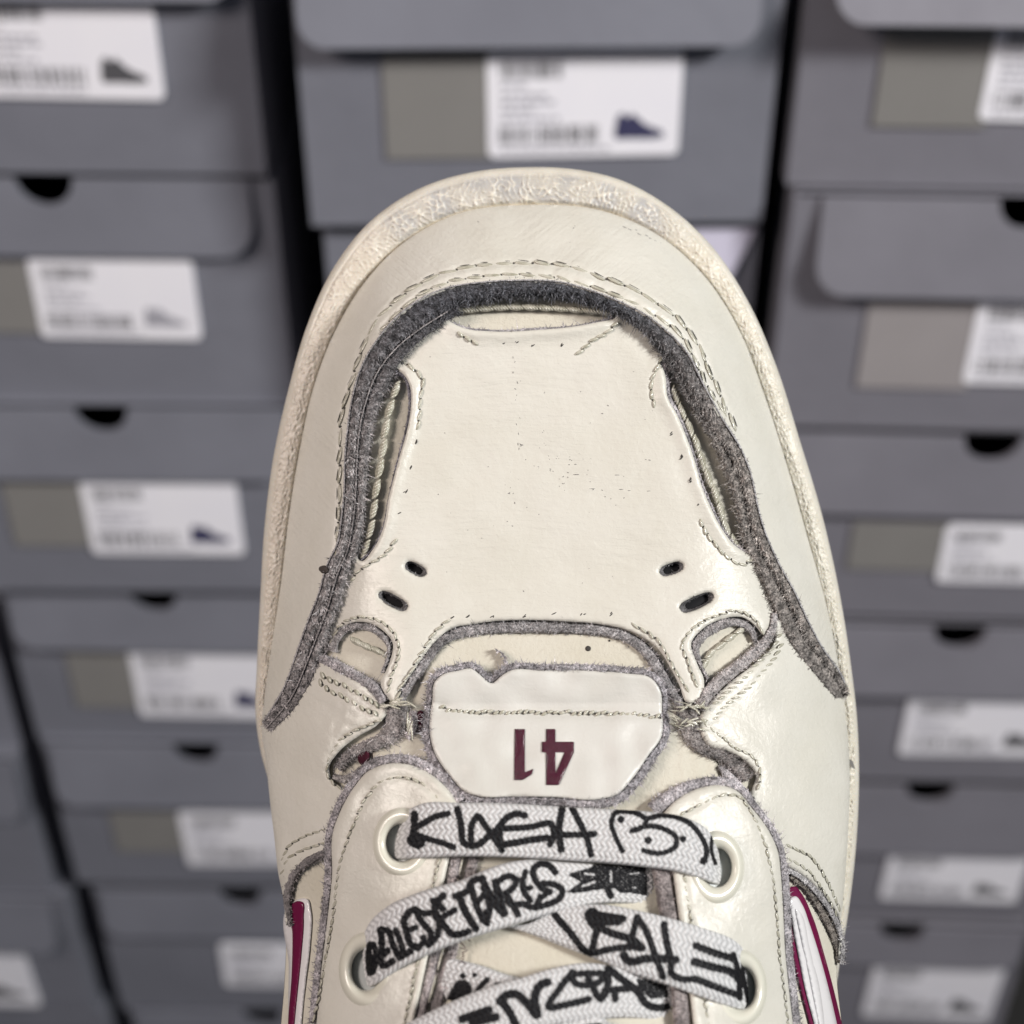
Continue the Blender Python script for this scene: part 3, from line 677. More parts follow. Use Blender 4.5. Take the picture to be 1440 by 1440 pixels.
for k in range(22): it.append((978 + random.gauss(0, 11), random.choice([996, 998, 1014, 1017]) + random.gauss(0, 3), 9 + random.random() * 2, random.uniform(5, 10), 1.6, 1.6, random.gauss(-0.05, 0.5)))
for k in range(10): it.append((952 + random.gauss(0, 5), 1010 + random.gauss(0, 10), 7, random.uniform(8, 14), 0.7, 0.8, random.gauss(0.5, 0.4)))
ellipsoids('bar_tack', qR, it, M['thread'])
def patch(name, parent, P, off, mat, **kw): return panel(name, parent, catmull(P, True, 3), off, mat, step=kw.pop('step', 3.5), er=3, drop=2, thick=4, **kw)
patch('burgundy_backing', qL, [(584,1003),(594,998),(597,1012),(590,1030),(582,1028)], -6, M['burgundy_fabric'])
patch('burgundy_backing', qL, [(505,1058),(517,1054),(518,1070),(508,1076),(503,1068)], -1, M['burgundy_fabric'])

# tongue -----------------------------------------------------------------
tong = panel('tongue', shoe, catmull([(600,935),(622,905),(650,892),(740,890),(850,892),(900,905),(930,935),(960,985),(1000,1045),(1012,1085),(1000,1120),(980,1240),(990,1420),(1000,1560),(780,1600),(560,1560),(590,1420),(600,1240),(560,1120),(525,1085),(520,1062),(560,1030),(585,980)], True, 6), -9, M['leather_inner'], step=5,
             fn=lambda p, d: 0.5 * np.sin(p[:, 0] / 3.1 + nz(p, 2)) * np.clip((p[:, 0] - 925) / 30, 0, 1) * np.clip((p[:, 1] - 1020) / 30, 0, 1) * np.clip((1130 - p[:, 1]) / 30, 0, 1))
TL = [(612,958),(622,949),(645,943),(663,940),(675,949),(691,961),(707,949),(718,943),(760,943),(820,943),(880,947),(916,954),(928,970),(931,1000),(930,1036),(912,1062),(890,1094),(866,1118),(841,1124),(780,1121),(720,1120),(676,1120),(656,1114),(632,1090),(611,1058),(604,1018),(608,985)]
tlp = catmull(TL, True, 4)
stT = [(622,996),(640,1000),(680,1001),(760,1002),(850,1003),(900,1005),(925,1008)]
def tl_off(p): return np.interp(p[:, 1], [940, 950, 990, 1014, 1125], [20, 19, 4, 8, 14])
lab_ = panel('tongue_label', tong, tlp, tl_off, M['leather_pale'], step=3.6, er=4, drop=2.5, thick=14, grooves=[(path(stT, 4), 4.0, 7)], fn=lambda p, d: 1.2 * nz(p, 2, 1.2, 20) )
so = on(tl_off, -2.4)
it = []; Ps = resample(catmull(stT, False, 2), 8.5); ho = []
for k, p in enumerate(Ps):
    it.append((p[0], p[1] + random.gauss(0, 1.0), so(p), 4.6, 2.4, 2.2, -0.5 + random.gauss(0, 0.2)))
    ho.append((p[0] + 4, p[1] + random.gauss(0, 1.5), so(p) - 0.2, 1.9, 1.3, 1.0, 0.6))
ellipsoids('stitching', tong, it, M['thread']); ellipsoids('stitch_dark_marks', tong, ho, M['hole'])
eg = resample(tlp, 3, closed=True); eg = np.vstack([eg, eg[:1]])
nn_, _ = normals(eg); sgn = -1 if inside(eg[50:51] + nn_[50:51] * 4, tlp)[0] else 1
wd = 9 + 4 * np.clip((eg[:, 1] - 1000) / 90, 0, 1)
ribbon('raw_edge', tong, eg, eg + sgn * nn_ * wd[:, None], lambda s, t, p: H(p) + tl_off(p) - 3 - 7 * t, M['suede'], tone=tone_mix((0.37, 0.35, 0.375)), fuzz=4, fuzz_len=7, across=7, noise_amp=1.0, thick=8)
# lifted torn corner above the label
band('raw_edge', tong, [(706,950),(711,936),(707,920),(697,913)], [7, 5, 3, 2], 2, tone_mix(LILAC), 2, 2)
ellipsoids('pinholes', tong, [(827,912,-8.6,4,4,1.2,0), (857,901,-8.6,1.5,1.5,1,0)], M['hole'])
# size print 41, upside down in this view
def flat(name, parent, outer, hole, off, mat, th=2.2):
    return panel(name, parent, np.array(outer, float), off, mat, holes=[np.array(hole, float)] if hole is not None else [], step=3, er=1.2, drop=0.5, thick=th, fn=lambda p, d: 1.2 * nz(p, 2, 1.2, 20))
dg = lambda p: tl_off(p) + 1.5
def chop(P): return catmull(P, True, 2.5, lin=True)
flat('digit_one', lab_, chop([(724,1025),(738,1025),(738,1086),(750,1081),(748,1089),(735,1097),(723,1097)]), None, dg, M['burgundy'])
flat('digit_four', lab_, chop([(768,1025),(781,1025),(781,1043),(807,1043),(807,1058),(786,1104),(768,1104),(768,1058),(762,1058),(762,1043),(768,1043)]), chop([(781,1058),(794,1058),(781,1088)]), dg, M['burgundy'])

# eyestays ---------------------------------------------------------------
def ellp(cx, cy, rx, ry, n=40, ph=0):
    a = np.linspace(0, 2 * math.pi, n, endpoint=False); return np.c_[cx + rx * np.cos(a), cy + ry * np.sin(a)]
def eyelet(parent, cx, cy, rx, ry, off):
    o_ = ellp(cx, cy, rx, ry, 56); V = []; prof_ = [(1.03, -3), (1.0, 2), (.93, 6), (.83, 7.5), (.71, 6), (.61, 2), (.56, -4), (.54, -16)]
    hc = H(np.array([[cx, cy]]))[0]
    for r_, h in prof_:
        p = np.array([cx, cy]) + (o_ - [cx, cy]) * r_; V.append(Pm(p, H(p) * 0.75 + hc * 0.25 + off + h))
    n = 56; F = []
    for a in range(len(prof_) - 1):
        for b_ in range(n): F.append((a * n + b_, (a + 1) * n + b_, (a + 1) * n + (b_ + 1) % n, a * n + (b_ + 1) % n))
    e = mesh_obj('eyelet', np.vstack(V), F, M['eyelet'], parent)
    p = np.array([cx, cy]) + (o_ - [cx, cy]) * 0.63
    panel('eyelet_opening', parent, p, off - 14, M['eyelet_hole'], step=8, drop=0, thick=0)
EL = [(565,1185,40,48), (515,1364,38,52)]; ER = [(1008,1220,38,50), (1042,1390,36,53)]
low = [(420,1560),(600,1560)]
elp = catmull([(445,1440),(450,1382),(459,1306),(467,1229),(468,1171),(480,1138),(500,1104),(517,1085),(540,1075),(569,1074),(596,1083),(622,1102),(642,1128),(640,1170),(630,1215),(618,1270),(605,1330),(590,1400),(575,1470),(560,1560),(425,1560)], True, 5)
sEL = [[(430,1440),(440,1397),(454,1321),(462,1269),(469,1214),(478,1183),(490,1153),(508,1116),(530,1094),(554,1089),(585,1098),(606,1116)], [(619,1200),(610,1240),(600,1290),(588,1345),(577,1400),(568,1440)]]
sEL[0] = [(x + 8, y + 4) for x, y in sEL[0]]
ey_fn = lambda p, d: 1.1 * nz(p, 2, 1.0, 400)
eL = panel('eyestay', shoe, elp, 13, M['leather'], holes=[ellp(x, y, a * .66, b_ * .66) for x, y, a, b_ in EL], step=4.5, er=8, drop=6, thick=16, grooves=[(path(c, 4), 2.2, 4) for c in sEL], fn=ey_fn)
for c in sEL: stitches(eL, c, 11.5, 12.5, 2.0, slant=0.2)
for e in EL: eyelet(eL, *e, 13)
band('raw_edge', eL, [(439,1440),(445,1382),(454,1306),(462,1229),(463,1171),(475,1136),(496,1101),(514,1080),(540,1069),(569,1068),(599,1078),(626,1099),(648,1126)], [12, 12, 12, 12, 12, 13, 14, 14, 14, 15, 17, 20, 24], 8, tone_mix((0.39, 0.365, 0.385)), 4, 2.5)
band('raw_edge', eL, [(655,1130),(648,1170),(640,1210),(628,1270),(612,1335),(598,1395),(585,1450)], [24, 22, 20, 19, 18, 17, 16], 4, tone_mix((0.38, 0.34, 0.345)), 3, 1)
band('raw_edge', eL, [(672,1150),(668,1190),(661,1230),(648,1285),(633,1345),(618,1400),(606,1450)], [14, 18, 20, 20, 19, 18, 18], -1, tone_mix((0.36, 0.32, 0.32)), 3, 1.5)
it = [(x, y, 3.0, 22, 1.3, 1.5, a) for x, y, a in [(650,1210,1.78),(640,1255,1.8),(630,1300,1.82),(620,1345,1.82),(608,1390,1.84)]]
ellipsoids('edge_binding', eL, it, M['thread'])
it = [(654 + random.gauss(0, 3) - (y - 1330) * 0.22, y, 1, 5, 0.7, 0.7, random.uniform(0, 3)) for y in np.arange(1322, 1368, 4)]
ellipsoids('burgundy_threads', eL, it, M['burgundy_fabric'])
erp = catmull([(930,1150),(955,1122),(988,1107),(1012,1104),(1036,1112),(1057,1136),(1082,1170),(1094,1198),(1098,1229),(1101,1275),(1104,1336),(1110,1397),(1115,1440),(1130,1560),(985,1560),(975,1440),(968,1382),(955,1290),(945,1220)], True, 5)
sER = [[(960,1144),(988,1130),(1018,1118),(1038,1119),(1053,1136),(1070,1171),(1083,1214),(1092,1275),(1096,1336),(1104,1400),(1108,1440)], [(957,1200),(963,1238),(970,1281),(980,1340),(988,1390),(997,1440)]]
eR = panel('eyestay', shoe, erp, 13, M['leather'], holes=[ellp(x, y, a * .66, b_ * .66) for x, y, a, b_ in ER], step=4.5, er=8, drop=6, thick=16, grooves=[(path(c, 4), 2.2, 4) for c in sER], fn=ey_fn)
for c in sER: stitches(eR, c, 11.5, 12.5, 2.0, slant=-0.2)
for e in ER: eyelet(eR, *e, 13)
band('raw_edge', eR, [(918,1140),(950,1116),(987,1101),(1012,1099),(1038,1107),(1061,1133),(1087,1169),(1099,1197),(1103,1229),(1106,1275),(1109,1336),(1115,1397),(1120,1440)], [28, 22, 16, 14, 13, 13, 13, 13, 13, 13, 14, 14, 14], 8, tone_mix((0.39, 0.365, 0.385)), 4, 2.5)
band('raw_edge', eR, [(915,1150),(924,1190),(930,1225),(940,1285),(953,1370),(960,1445)], [30, 30, 30, 28, 27, 27], 9, tone_mix((0.27, 0.23, 0.225)), 4, 1.5)

# side stripes -------------------------------------------------------------
sw = panel('side_stripe', shoe, catmull([(1109,1248),(1118,1246),(1127,1256),(1142,1287),(1160,1345),(1184,1440),(1200,1520),(1150,1520),(1138,1440),(1127,1397),(1113,1336),(1109,1290)], True, 4), -8, M['burgundy_side'], step=4, er=4, drop=3)
tag(sw, 'burgundy stripe with white centre on the right side of the sneaker')
panel('stripe_inlay', sw, catmull([(1112,1262),(1119,1260),(1127,1270),(1138,1298),(1153,1345),(1177,1440),(1192,1520),(1162,1520),(1145,1440),(1132,1390),(1121,1336),(1114,1295)], True, 4), -2, M['white_gloss'], step=4, er=6, drop=5)
panel('stripe_inlay', sw, catmull([(1120,1275),(1126,1283),(1138,1330),(1152,1385),(1160,1440),(1166,1500),(1158,1500),(1150,1440),(1139,1380),(1126,1320)], True, 4), 1, M['white_gloss'], step=4, er=5, drop=4)
sw2 = panel('side_stripe', shoe, catmull([(408,1272),(420,1264),(432,1264),(437,1280),(436,1330),(430,1380),(424,1440),(420,1520),(404,1520),(405,1440),(406,1360)], True, 4), -8, M['white_gloss'], step=4, er=5, drop=4)
tag(sw2, 'white and burgundy stripe on the left side of the sneaker')
panel('stripe_inlay', sw2, catmull([(409,1273),(418,1267),(425,1268),(427,1290),(424,1340),(419,1390),(414,1440),(410,1510),(405,1510),(405,1440),(410,1370),(411,1310)], True, 3), -5.5, M['burgundy_side'], step=3.5, er=3, drop=2)

# laces ---------------------------------------------------------------------
def st(o, s, *pts): return np.array([(o[0] + x / s, o[1] + y / s) for x, y in pts])
def ink_mask(P2, strokes, fills, slits=(), weave=0):
    d = np.full(len(P2), 99.0)
    for q, r_ in strokes:
        q = catmull(q, False, 3) if len(q) > 2 else q
        if len(q) == 1: dd = np.linalg.norm(P2 - q[0], axis=1)
        else:
            bb = (P2[:, 0] > q[:,0].min()-12) & (P2[:, 0] < q[:,0].max()+12) & (P2[:, 1] > q[:,1].min()-12) & (P2[:, 1] < q[:,1].max()+12)
            dd = np.full(len(P2), 99.0); dd[bb] = dist_poly(P2[bb], q) if bb.any() else 99.0
        d = np.minimum(d, dd - r_ * 1.27)
    for f in fills:
        ins = inside(P2, f); d = np.where(ins, np.minimum(d, -1), d)
    for q, r_ in slits: d = np.maximum(d, r_ - dist_poly(P2, q))
    d = d + 0.35 * nz(P2, 0, 1.6) + weave
    return np.clip(0.5 - d / 1.1, 0, 1)
def lace(A, B, offs, strokes=(), fills=(), slits=(), thick=9.0, ends=(0, 0)):
    A = catmull(A, False, 3); B = catmull(B, False, 3)
    L = (np.linalg.norm(np.diff(A, axis=0), axis=1).sum() + np.linalg.norm(np.diff(B, axis=0), axis=1).sum()) / 2
    n = int(L / 1.3); A = resample(A, n=n); B = resample(B, n=n)
    Wd = np.linalg.norm(A - B, axis=1).mean(); ac = int(Wd / 1.3); t = np.linspace(0, 1, ac)
    P2 = (A[:, None] * (1 - t)[None, :, None] + B[:, None] * t[None, :, None]).reshape(-1, 2)
    s = np.repeat(np.linspace(0, 1, n), ac); tt_ = np.tile(t, n)
    sl = s * L; tl = (tt_ - 0.5) * Wd
    PW, PL = 7.4, 8.2
    wale = np.floor(tl / PW); fr = tl / PW - wale - 0.5
    sg = np.where(wale % 2 == 0, 1, -1)
    ph = sl / PL + sg * fr * 0.62 + 0.25 * (wale % 2) + 0.03 * nz(P2, 1)
    knit = (np.abs(np.sin(np.pi * ph))**0.8) * np.sqrt(np.maximum(1 - (1.7 * fr)**2, 0.05))
    # edge braid is finer and slanted
    e = np.abs(2 * tt_ - 1)
    o_ = np.interp(s, np.linspace(0, 1, len(offs)), offs)
    ctr = (A + B) / 2; Hc = np.repeat(H(ctr), ac)
    hv = 0.6 * H(P2) + 0.4 * Hc + o_ + thick * (1 - e**5)**0.5 - thick + 2.4 * knit + 0.25 * nz(P2, 0, 1.3)
    if ends[0]: hv -= ends[0] * np.clip(1 - sl / 26, 0, 1)**2
    if ends[1]: hv -= ends[1] * np.clip(1 - (L - sl) / 26, 0, 1)**2
    ink = ink_mask(P2, strokes, fills, slits, 0.35 * (knit - 0.5))[:, None]
    base = np.array([0.40, 0.40, 0.397]) + (0.44 * knit[:, None]) * np.array([1, 1, 1.0])  # gaps between threads darkened in the colour, as weave shading
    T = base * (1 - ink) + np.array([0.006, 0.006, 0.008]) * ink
    V = Pm(P2, hv); V2 = Pm(P2, hv - thick * (0.4 + 0.9 * (1 - e**4)))
    i = (np.arange(n - 1)[:, None] * ac + np.arange(ac - 1)[None, :]).ravel()
    F = np.c_[i, i + 1, i + ac + 1, i + ac]; k = len(V)
    ed = np.arange(n - 1) * ac; F3 = []
    F2 = np.c_[i, i + ac, i + ac + 1, i + 1][:, :] + k
    F3 = np.vstack([np.c_[ed, ed + ac, ed + ac + k, ed + k], np.c_[ed + ac - 1, ed + ac - 1 + k, ed + 2 * ac - 1 + k, ed + 2 * ac - 1]])
    return mesh_obj('lace', np.vstack([V, V2]), np.vstack([F, F2, F3]), M['lace'], shoe, tone=np.vstack([T, np.tile([0.7, 0.7, 0.68], (k, 1))]))
oA, oB = (540, 1100), (800, 1100)
def a(*p): return st(oA, 4.8, *p)
def b(*p): return st(oB, 4.8, *p)
s1 = [(a((205,215),(205,310),(195,400),(230,430)), 4.2), (a((200,390),(235,400)), 8), (a((210,310),(270,275),(340,235),(430,213)), 3.8), (a((205,345),(300,385),(400,412),(470,440)), 3.6),
      (a((495,180),(520,290),(545,415),(610,430),(700,370),(760,320),(830,240),(900,213),(950,225)), 4.0), (a((590,420),(600,270),(630,230),(680,290),(740,370),(795,460)), 3.8),
      (a((770,310),(830,312),(1000,300),(1130,285),(1148,340),(1120,420)), 3.8), (a((780,320),(795,420),(860,412),(1000,388),(1100,375)), 4.2),
      (a((1203,180),(1182,300),(1196,455)), 4.2), (a((1180,355),(1300,355),(1420,350)), 3.8), (a((1270,178),(1320,270),(1370,380),(1397,490)), 3.7),
      (b((360,462),(315,370),(287,270),(312,208),(390,198),(470,215),(522,260),(500,300),(425,328)), 3.1), (b((520,250),(620,225),(720,235),(830,290),(900,380),(932,460),(915,535)), 3.1),
      (b((430,325),(560,295),(650,320),(722,370),(722,430),(660,470),(570,477),(503,460)), 3.1), (b((352,252)), 4.2), (b((535,392)), 4.3), (b((770,383)), 4.0), (b((910,530)), 4.6), (b((967,372),(964,470),(990,550)), 2.2)]
lace([(562,1146),(590,1131),(650,1129),(720,1130),(800,1135),(860,1138),(920,1142),(965,1150),(995,1167),(1012,1196)], [(549,1208),(575,1208),(640,1205),(715,1206),(790,1210),(850,1214),(910,1220),(955,1227),(990,1238),(1017,1247)], [22, 30, 33, 33, 33, 33, 30, 22], s1, ends=(30, 30))
def c(*p): return st((480, 1180), 6, *p)
def d(*p): return st((680, 1190), 6, *p)
s2 = [(c((240,890),(228,1010),(240,1130)), 3.6), (c((270,890),(300,980),(262,1125)), 3.6), (c((250,1000),(270,1060)), 4.5), (c((330,765),(340,860),(345,960)), 4), (c((335,760),(395,775),(430,880),(490,1000)), 3.8), (c((390,940),(335,1000),(350,1070),(430,1030)), 4),
      (c((460,770),(500,870),(530,980)), 3.6), (c((490,1000),(585,945)), 4), (c((585,605),(530,680),(550,780),(590,890),(650,915)), 4.2), (c((560,775),(625,745)), 3.6), (c((640,905),(700,870),(690,830)), 3.6),
      (c((620,590),(680,700),(760,810),(740,885)), 4), (c((620,590),(700,628),(800,620),(822,700),(800,830),(735,895)), 3.8), (c((860,478),(795,545),(795,640),(870,730),(940,805),(1070,780)), 4.3), (c((845,665),(955,600)), 3.8), (c((775,520),(860,590)), 4),
      (c((960,480),(1060,440),(1100,360),(1190,330)), 4), (c((1000,500),(1050,620),(1135,755)), 4.5), (c((1095,390),(1140,560),(1215,695),(1250,600),(1235,500)), 4), (c((1145,540),(1230,430)), 3.6), (c((1185,330),(1250,460),(1380,625)), 4.2), (c((1300,360),(1340,500),(1370,610)), 4.2),
      (d((0,350),(60,450),(170,575)), 4), (d((95,300),(130,450),(175,570)), 4), (d((110,310),(220,250),(270,290),(250,350),(180,400)), 3.8), (d((250,260),(320,290),(355,215)), 3.4), (d((200,420),(290,575)), 4), (d((330,290),(340,380),(395,460)), 3.8), (d((330,365),(395,350)), 3.4), (d((180,400),(230,490),(340,490),(430,515),(480,430)), 4),
      (d((605,220),(550,162),(470,152),(420,195),(440,290),(500,360),(560,385)), 3.8), (d((500,315),(600,325),(665,375),(640,440),(540,490),(430,520)), 3.8), (d((480,440),(560,380)), 3.4), (d((1050,370),(1075,415)), 4), (d((20,560),(30,650)), 4)]
f2 = [d((940,140),(1200,160),(1370,160),(1385,420),(1240,395),(1150,395),(1100,355),(1000,365),(850,385),(760,400),(700,385),(820,300),(720,250),(720,230),(900,180))]
sl2 = [(d((855,232),(930,240)), 1.3), (d((840,335),(940,300)), 1.4), (d((1075,215),(1078,300)), 1.2), (d((1230,235),(1310,225)), .6), (d((1265,350),(1290,352)), .8)]
lace([(507,1325),(520,1297),(547,1273),(580,1258),(613,1247),(647,1238),(680,1224),(713,1213),(745,1209),(790,1212),(840,1214),(925,1219)], [(512,1392),(530,1384),(563,1362),(597,1345),(630,1331),(680,1314),(720,1302),(763,1289),(805,1278),(847,1271),(880,1271),(925,1276)], [22, 31, 31, 28, 24, 18, 6, -12], s2, f2, sl2, ends=(30, 0))
def e(*p): return st((720, 1240), 4, *p)
s3 = [(e((240,185),(330,290),(430,398),(560,378),(650,368),(735,372)), 4.2), (e((480,180),(480,230),(470,300),(450,380)), 4), (e((450,190),(470,225)), 9), (e((490,190),(560,200),(620,208)), 5), (e((500,230),(600,228)), 4), (e((480,250),(560,290),(680,330),(725,372)), 4.6), (e((690,340),(715,365)), 6),
      (e((705,200),(680,290),(660,370)), 4), (e((705,200),(760,290),(800,400),(850,535)), 4), (e((630,415),(650,442),(760,432),(920,438)), 5), (e((855,240),(870,340),(893,440),(900,520),(960,548),(1030,548),(1140,590),(1280,640)), 4.2),
      (e((1035,360),(1140,400),(1240,430)), 4.4), (e((1025,450),(1130,480),(1240,512),(1300,575)), 4.8), (e((1245,410),(1270,500),(1282,655)), 3.4), (e((1310,420),(1298,520),(1310,580),(1330,670)), 2.9)]
lace([(690,1292),(735,1300),(777,1280),(815,1273),(850,1272),(895,1280),(945,1292),(995,1307),(1032,1322),(1052,1340)], [(680,1296),(725,1307),(770,1323),(800,1335),(835,1348),(880,1366),(932,1383),(985,1402),(1030,1417),(1057,1422)], [-2, 2, 8, 16, 24, 30, 30, 22], s3, ends=(0, 30))
def f(*p): return st((600, 1330), 4, *p)
s4 = [(f((200,412),(280,385),(350,360)), 5), (f((260,435),(330,415),(390,400)), 5), (f((410,312),(450,278),(500,272),(560,320),(620,390),(608,290),(640,220),(680,205)), 5), (f((420,310),(470,380),(500,445)), 5), (f((820,150),(740,250),(685,345),(780,333),(910,300)), 4.2),
      (f((820,155),(830,205),(900,222),(975,200),(1000,165),(920,155),(835,160)), 4), (f((905,190),(915,195)), 4), (f((930,220),(980,298),(1010,260),(1020,140)), 4.2), (f((1020,125),(1100,190),(1180,250),(1240,330),(1300,350),(1350,342)), 4.4), (f((1000,252),(1100,243),(1180,240)), 4), (f((1060,250),(1060,300)), 4)]
f4 = [f((1180,180),(1350,220),(1360,290),(1260,300),(1190,240))]
lace([(570,1440),(600,1425),(650,1402),(695,1385),(732,1375),(775,1362),(825,1354),(860,1358),(955,1384)], [(585,1500),(620,1480),(670,1465),(715,1455),(760,1445),(800,1438),(845,1433),(890,1432),(955,1442)], [31, 30, 28, 22, 14, 4, -12], s4, f4)
s5 = [(f((203,170)), 3.6), (f((270,165)), 3), (f((280,262),(310,220),(340,190)), 3.2), (f((390,217),(410,212)), 2), (f((150,300),(170,260)), 7), (f((200,245)), 11)]
lace([(630,1345),(644,1349),(675,1357),(712,1370),(732,1375),(800,1400),(860,1440)], [(615,1402),(630,1407),(660,1412),(700,1424),(740,1445),(790,1475),(840,1510)], [-2, 3, 6, 2, -4], s5)
lace([(740,1462),(800,1446),(850,1438),(905,1450),(960,1470),(1040,1500)], [(730,1500),(790,1505),(840,1510),(895,1520),(950,1540),(1020,1570)], [0, 6, 14, 24, 26], [(st((720,1240),4,(440,800),(480,785)), 5)])

# ------------------------------------------------------------------ stacks of shoe boxes
CP = Vector(cam.location); RIGHT = Vector((1, 0, 0)); UP = Vector((0, math.sin(PITCH), math.cos(PITCH)))
def ray(px, py_): return fwd + RIGHT * ((px - 720) / FPX) + UP * ((720 - py_) / FPX)
def on_y(px, py_, D): r_ = ray(px, py_); return CP + r_ * (D / r_.y)
def rrect(x0, x1, z0, z1, r_, n=5, corners=(1, 1, 1, 1)):
    P = []
    for k, (cx, cz, a0) in enumerate([(x1 - r_, z1 - r_, 0), (x0 + r_, z1 - r_, 90), (x0 + r_, z0 + r_, 180), (x1 - r_, z0 + r_, 270)]):
        if corners[k]:
            for q in range(n + 1):
                t = R(a0 + 90 * q / n); P.append((cx + r_ * math.cos(t), cz + r_ * math.sin(t)))
        else: P.append(((x1, z1), (x0, z1), (x0, z0), (x1, z0))[k])
    return P
def slab(name, P, y0, y1, mat, parent, smooth=False, edge=None):
    """polygon P (x, z) extruded from y0 (front) to y1 (back)"""
    n = len(P); V = [(x, y0, z) for x, z in P] + [(x, y1, z) for x, z in P]
    F = [list(range(n)), [2 * n - 1 - k for k in range(n)]] + [(k, k + n, (k + 1) % n + n, (k + 1) % n) for k in range(n)]
    return mesh_obj(name, V, F, mat, parent, smooth=smooth, mats=[edge] if edge else None, fm=[0, 0] + [1] * n if edge else None)
def boxes_mesh(name, bs, mat, parent):
    V = []; F = []
    for (x0, x1, y0, y1, z0, z1) in bs:
        k = len(V); V += [(x, y, z) for z in (z0, z1) for y in (y0, y1) for x in (x0, x1)]
        F += [(k, k+2, k+3, k+1), (k+4, k+5, k+7, k+6), (k, k+1, k+5, k+4), (k+2, k+6, k+7, k+3), (k, k+4, k+6, k+2), (k+1, k+3, k+7, k+5)]
    return mesh_obj(name, V, F, mat, parent, smooth=False)
def quads(name, Q, y, mat, parent):
    V = []; F = []
    for P in Q:
        k = len(V); V += [(x, y, z) for x, z in P]; F.append(list(range(k, k + len(P))))
    return mesh_obj(name, V, F, mat, parent, smooth=False)
SHOE_ICON = [(0,.12),(.02,.5),(.06,.86),(.16,.98),(.24,.80),(.36,.94),(.46,.78),(.60,.55),(.78,.40),(.93,.32),(1,.18),(.98,.04),(.7,0),(.3,.02),(.05,0)]
def shoe_box(label, D, xl, xr, ytop, ybot, yaw=0, flap=None, hole=None, lab=None, pat=None, mat='card', patm='olive', icon='ink', flapx=None, lift=0.005, flapm=None, taper=0, depth=0.30, zs=None, grp=None, flapr=0.012, edge=False):
    """xl, xr world extent; ytop, ybot picture rows of its front's upper and lower edge"""
    xc = (xl + xr) / 2; zt = on_y(720, ytop, D).z; zb = on_y(720, ybot, D).z if zs is None else zs
    rj = random.Random(int(abs(ytop) * 13 + xl * 1000)); D_ = D; D = D + rj.uniform(-0.0035, 0.0035); yaw = yaw + R(rj.uniform(-0.8, 0.8)); lift = lift * rj.uniform(0.7, 1.5)
    root = empty('shoe_box', (xc, D, zb), (0, 0, yaw)); tag(root, label, 'shoe box', grp or 'grey shoe boxes stacked behind the sneaker')
    Wd = xr - xl; h = zt - zb - 0.0012; x0, x1 = -Wd / 2, Wd / 2; T = 0.0018
    Rm = Matrix.Rotation(-yaw, 3, 'Z')
    def loc(px, py_):                      # picture point on this front -> (x, z) on the front
        n_ = Vector((math.sin(yaw), -math.cos(yaw), 0)); c0 = Vector((xc, D, zb)); r_ = ray(px, py_)
        t = (c0 - CP).dot(n_) / r_.dot(n_); q_ = Rm @ (CP + r_ * t - c0); return q_.x, q_.z
    hx = loc(hole, ytop)[0] if hole is not None else None; hr = 0.0135
    def notch(zt_, xa, xb, zl, rr_, corners):
        P = rrect(xa, xb, zl, zt_, rr_, 5, corners)
        if hx is None or not (xa + hr < hx < xb - hr): return P
        arc = [(hx + hr * math.cos(R(t)), zt_ + hr * 0.95 * math.sin(R(t))) for t in range(0, -181, -15)]
        i_ = max(k for k in range(len(P)) if abs(P[k][1] - zt_) < 1e-6 and P[k][0] > hx)
        return P[:i_ + 1] + arc + P[i_ + 1:]
    mt = M[mat]
    slab('front', notch(h - 0.001, x0, x1, 0, 0.002, (0, 0, 0, 0)), 0, T, mt, root)
    boxes_mesh('body', [(x0, x0 + T, T, depth, 0, h), (x1 - T, x1, T, depth, 0, h), (x0 + T, x1 - T, depth - T, depth, 0, h), (x0 + T, x1 - T, T, depth - T, 0, T)], mt, root)
    lid = boxes_mesh('lid', [(x0 + .0005, x1 - .0005, 0.0022, depth, h + 0.0002, h + 0.0010)], mt, root)
    if flap is not None:
        zf = loc(720 if abs(xc) < .1 else (180 if xc < 0 else 1290), flap)[1]
        fa, fb = (x0 + 0.004, x1 - 0.004) if flapx is None else (loc(flapx[0], flap)[0], loc(flapx[1], flap)[0])
        fa = max(fa, x0 + 0.002); fb = min(fb, x1 - 0.002)
        P = notch(h, fa, fb, zf, flapr, (0, 0, 1, 1))
        if taper: P = [(x - math.copysign(taper * (h - z) / (h - zf), x) if abs(x - hx if hx is not None else x) > 0.02 or z < h - .02 else x, z) for x, z in P]
        # the flap leans out a little at its lower edge
        n = len(P); yl = lambda z: -0.0016 - lift * (h - z) / (h - zf)
        V = [(x, yl(z), z) for x, z in P] + [(x, yl(z) + 0.0014, z) for x, z in P]
        F = [list(range(n)), [2 * n - 1 - k for k in range(n)]] + [(k, k + n, (k + 1) % n + n, (k + 1) % n) for k in range(n)]
        mesh_obj('flap', V, F, M[flapm] if flapm else mt, root, smooth=False, mats=[M['card_edge'] if edge else mt], fm=[0, 0] + [1] * n)
    if pat:
        a_ = loc(pat[0], (pat[1] + pat[3]) / 2)[0]; b2 = loc(pat[2], (pat[1] + pat[3]) / 2)[0]; c2 = loc((pat[0] + pat[2]) / 2, pat[3])[1]; d2 = loc((pat[0] + pat[2]) / 2, pat[1])[1]
        slab('patch', rrect(max(a_, x0 + .002), b2, max(c2, .004), min(d2, h - .004), 0.001), -0.0012, 0.0002, M[patm], root)
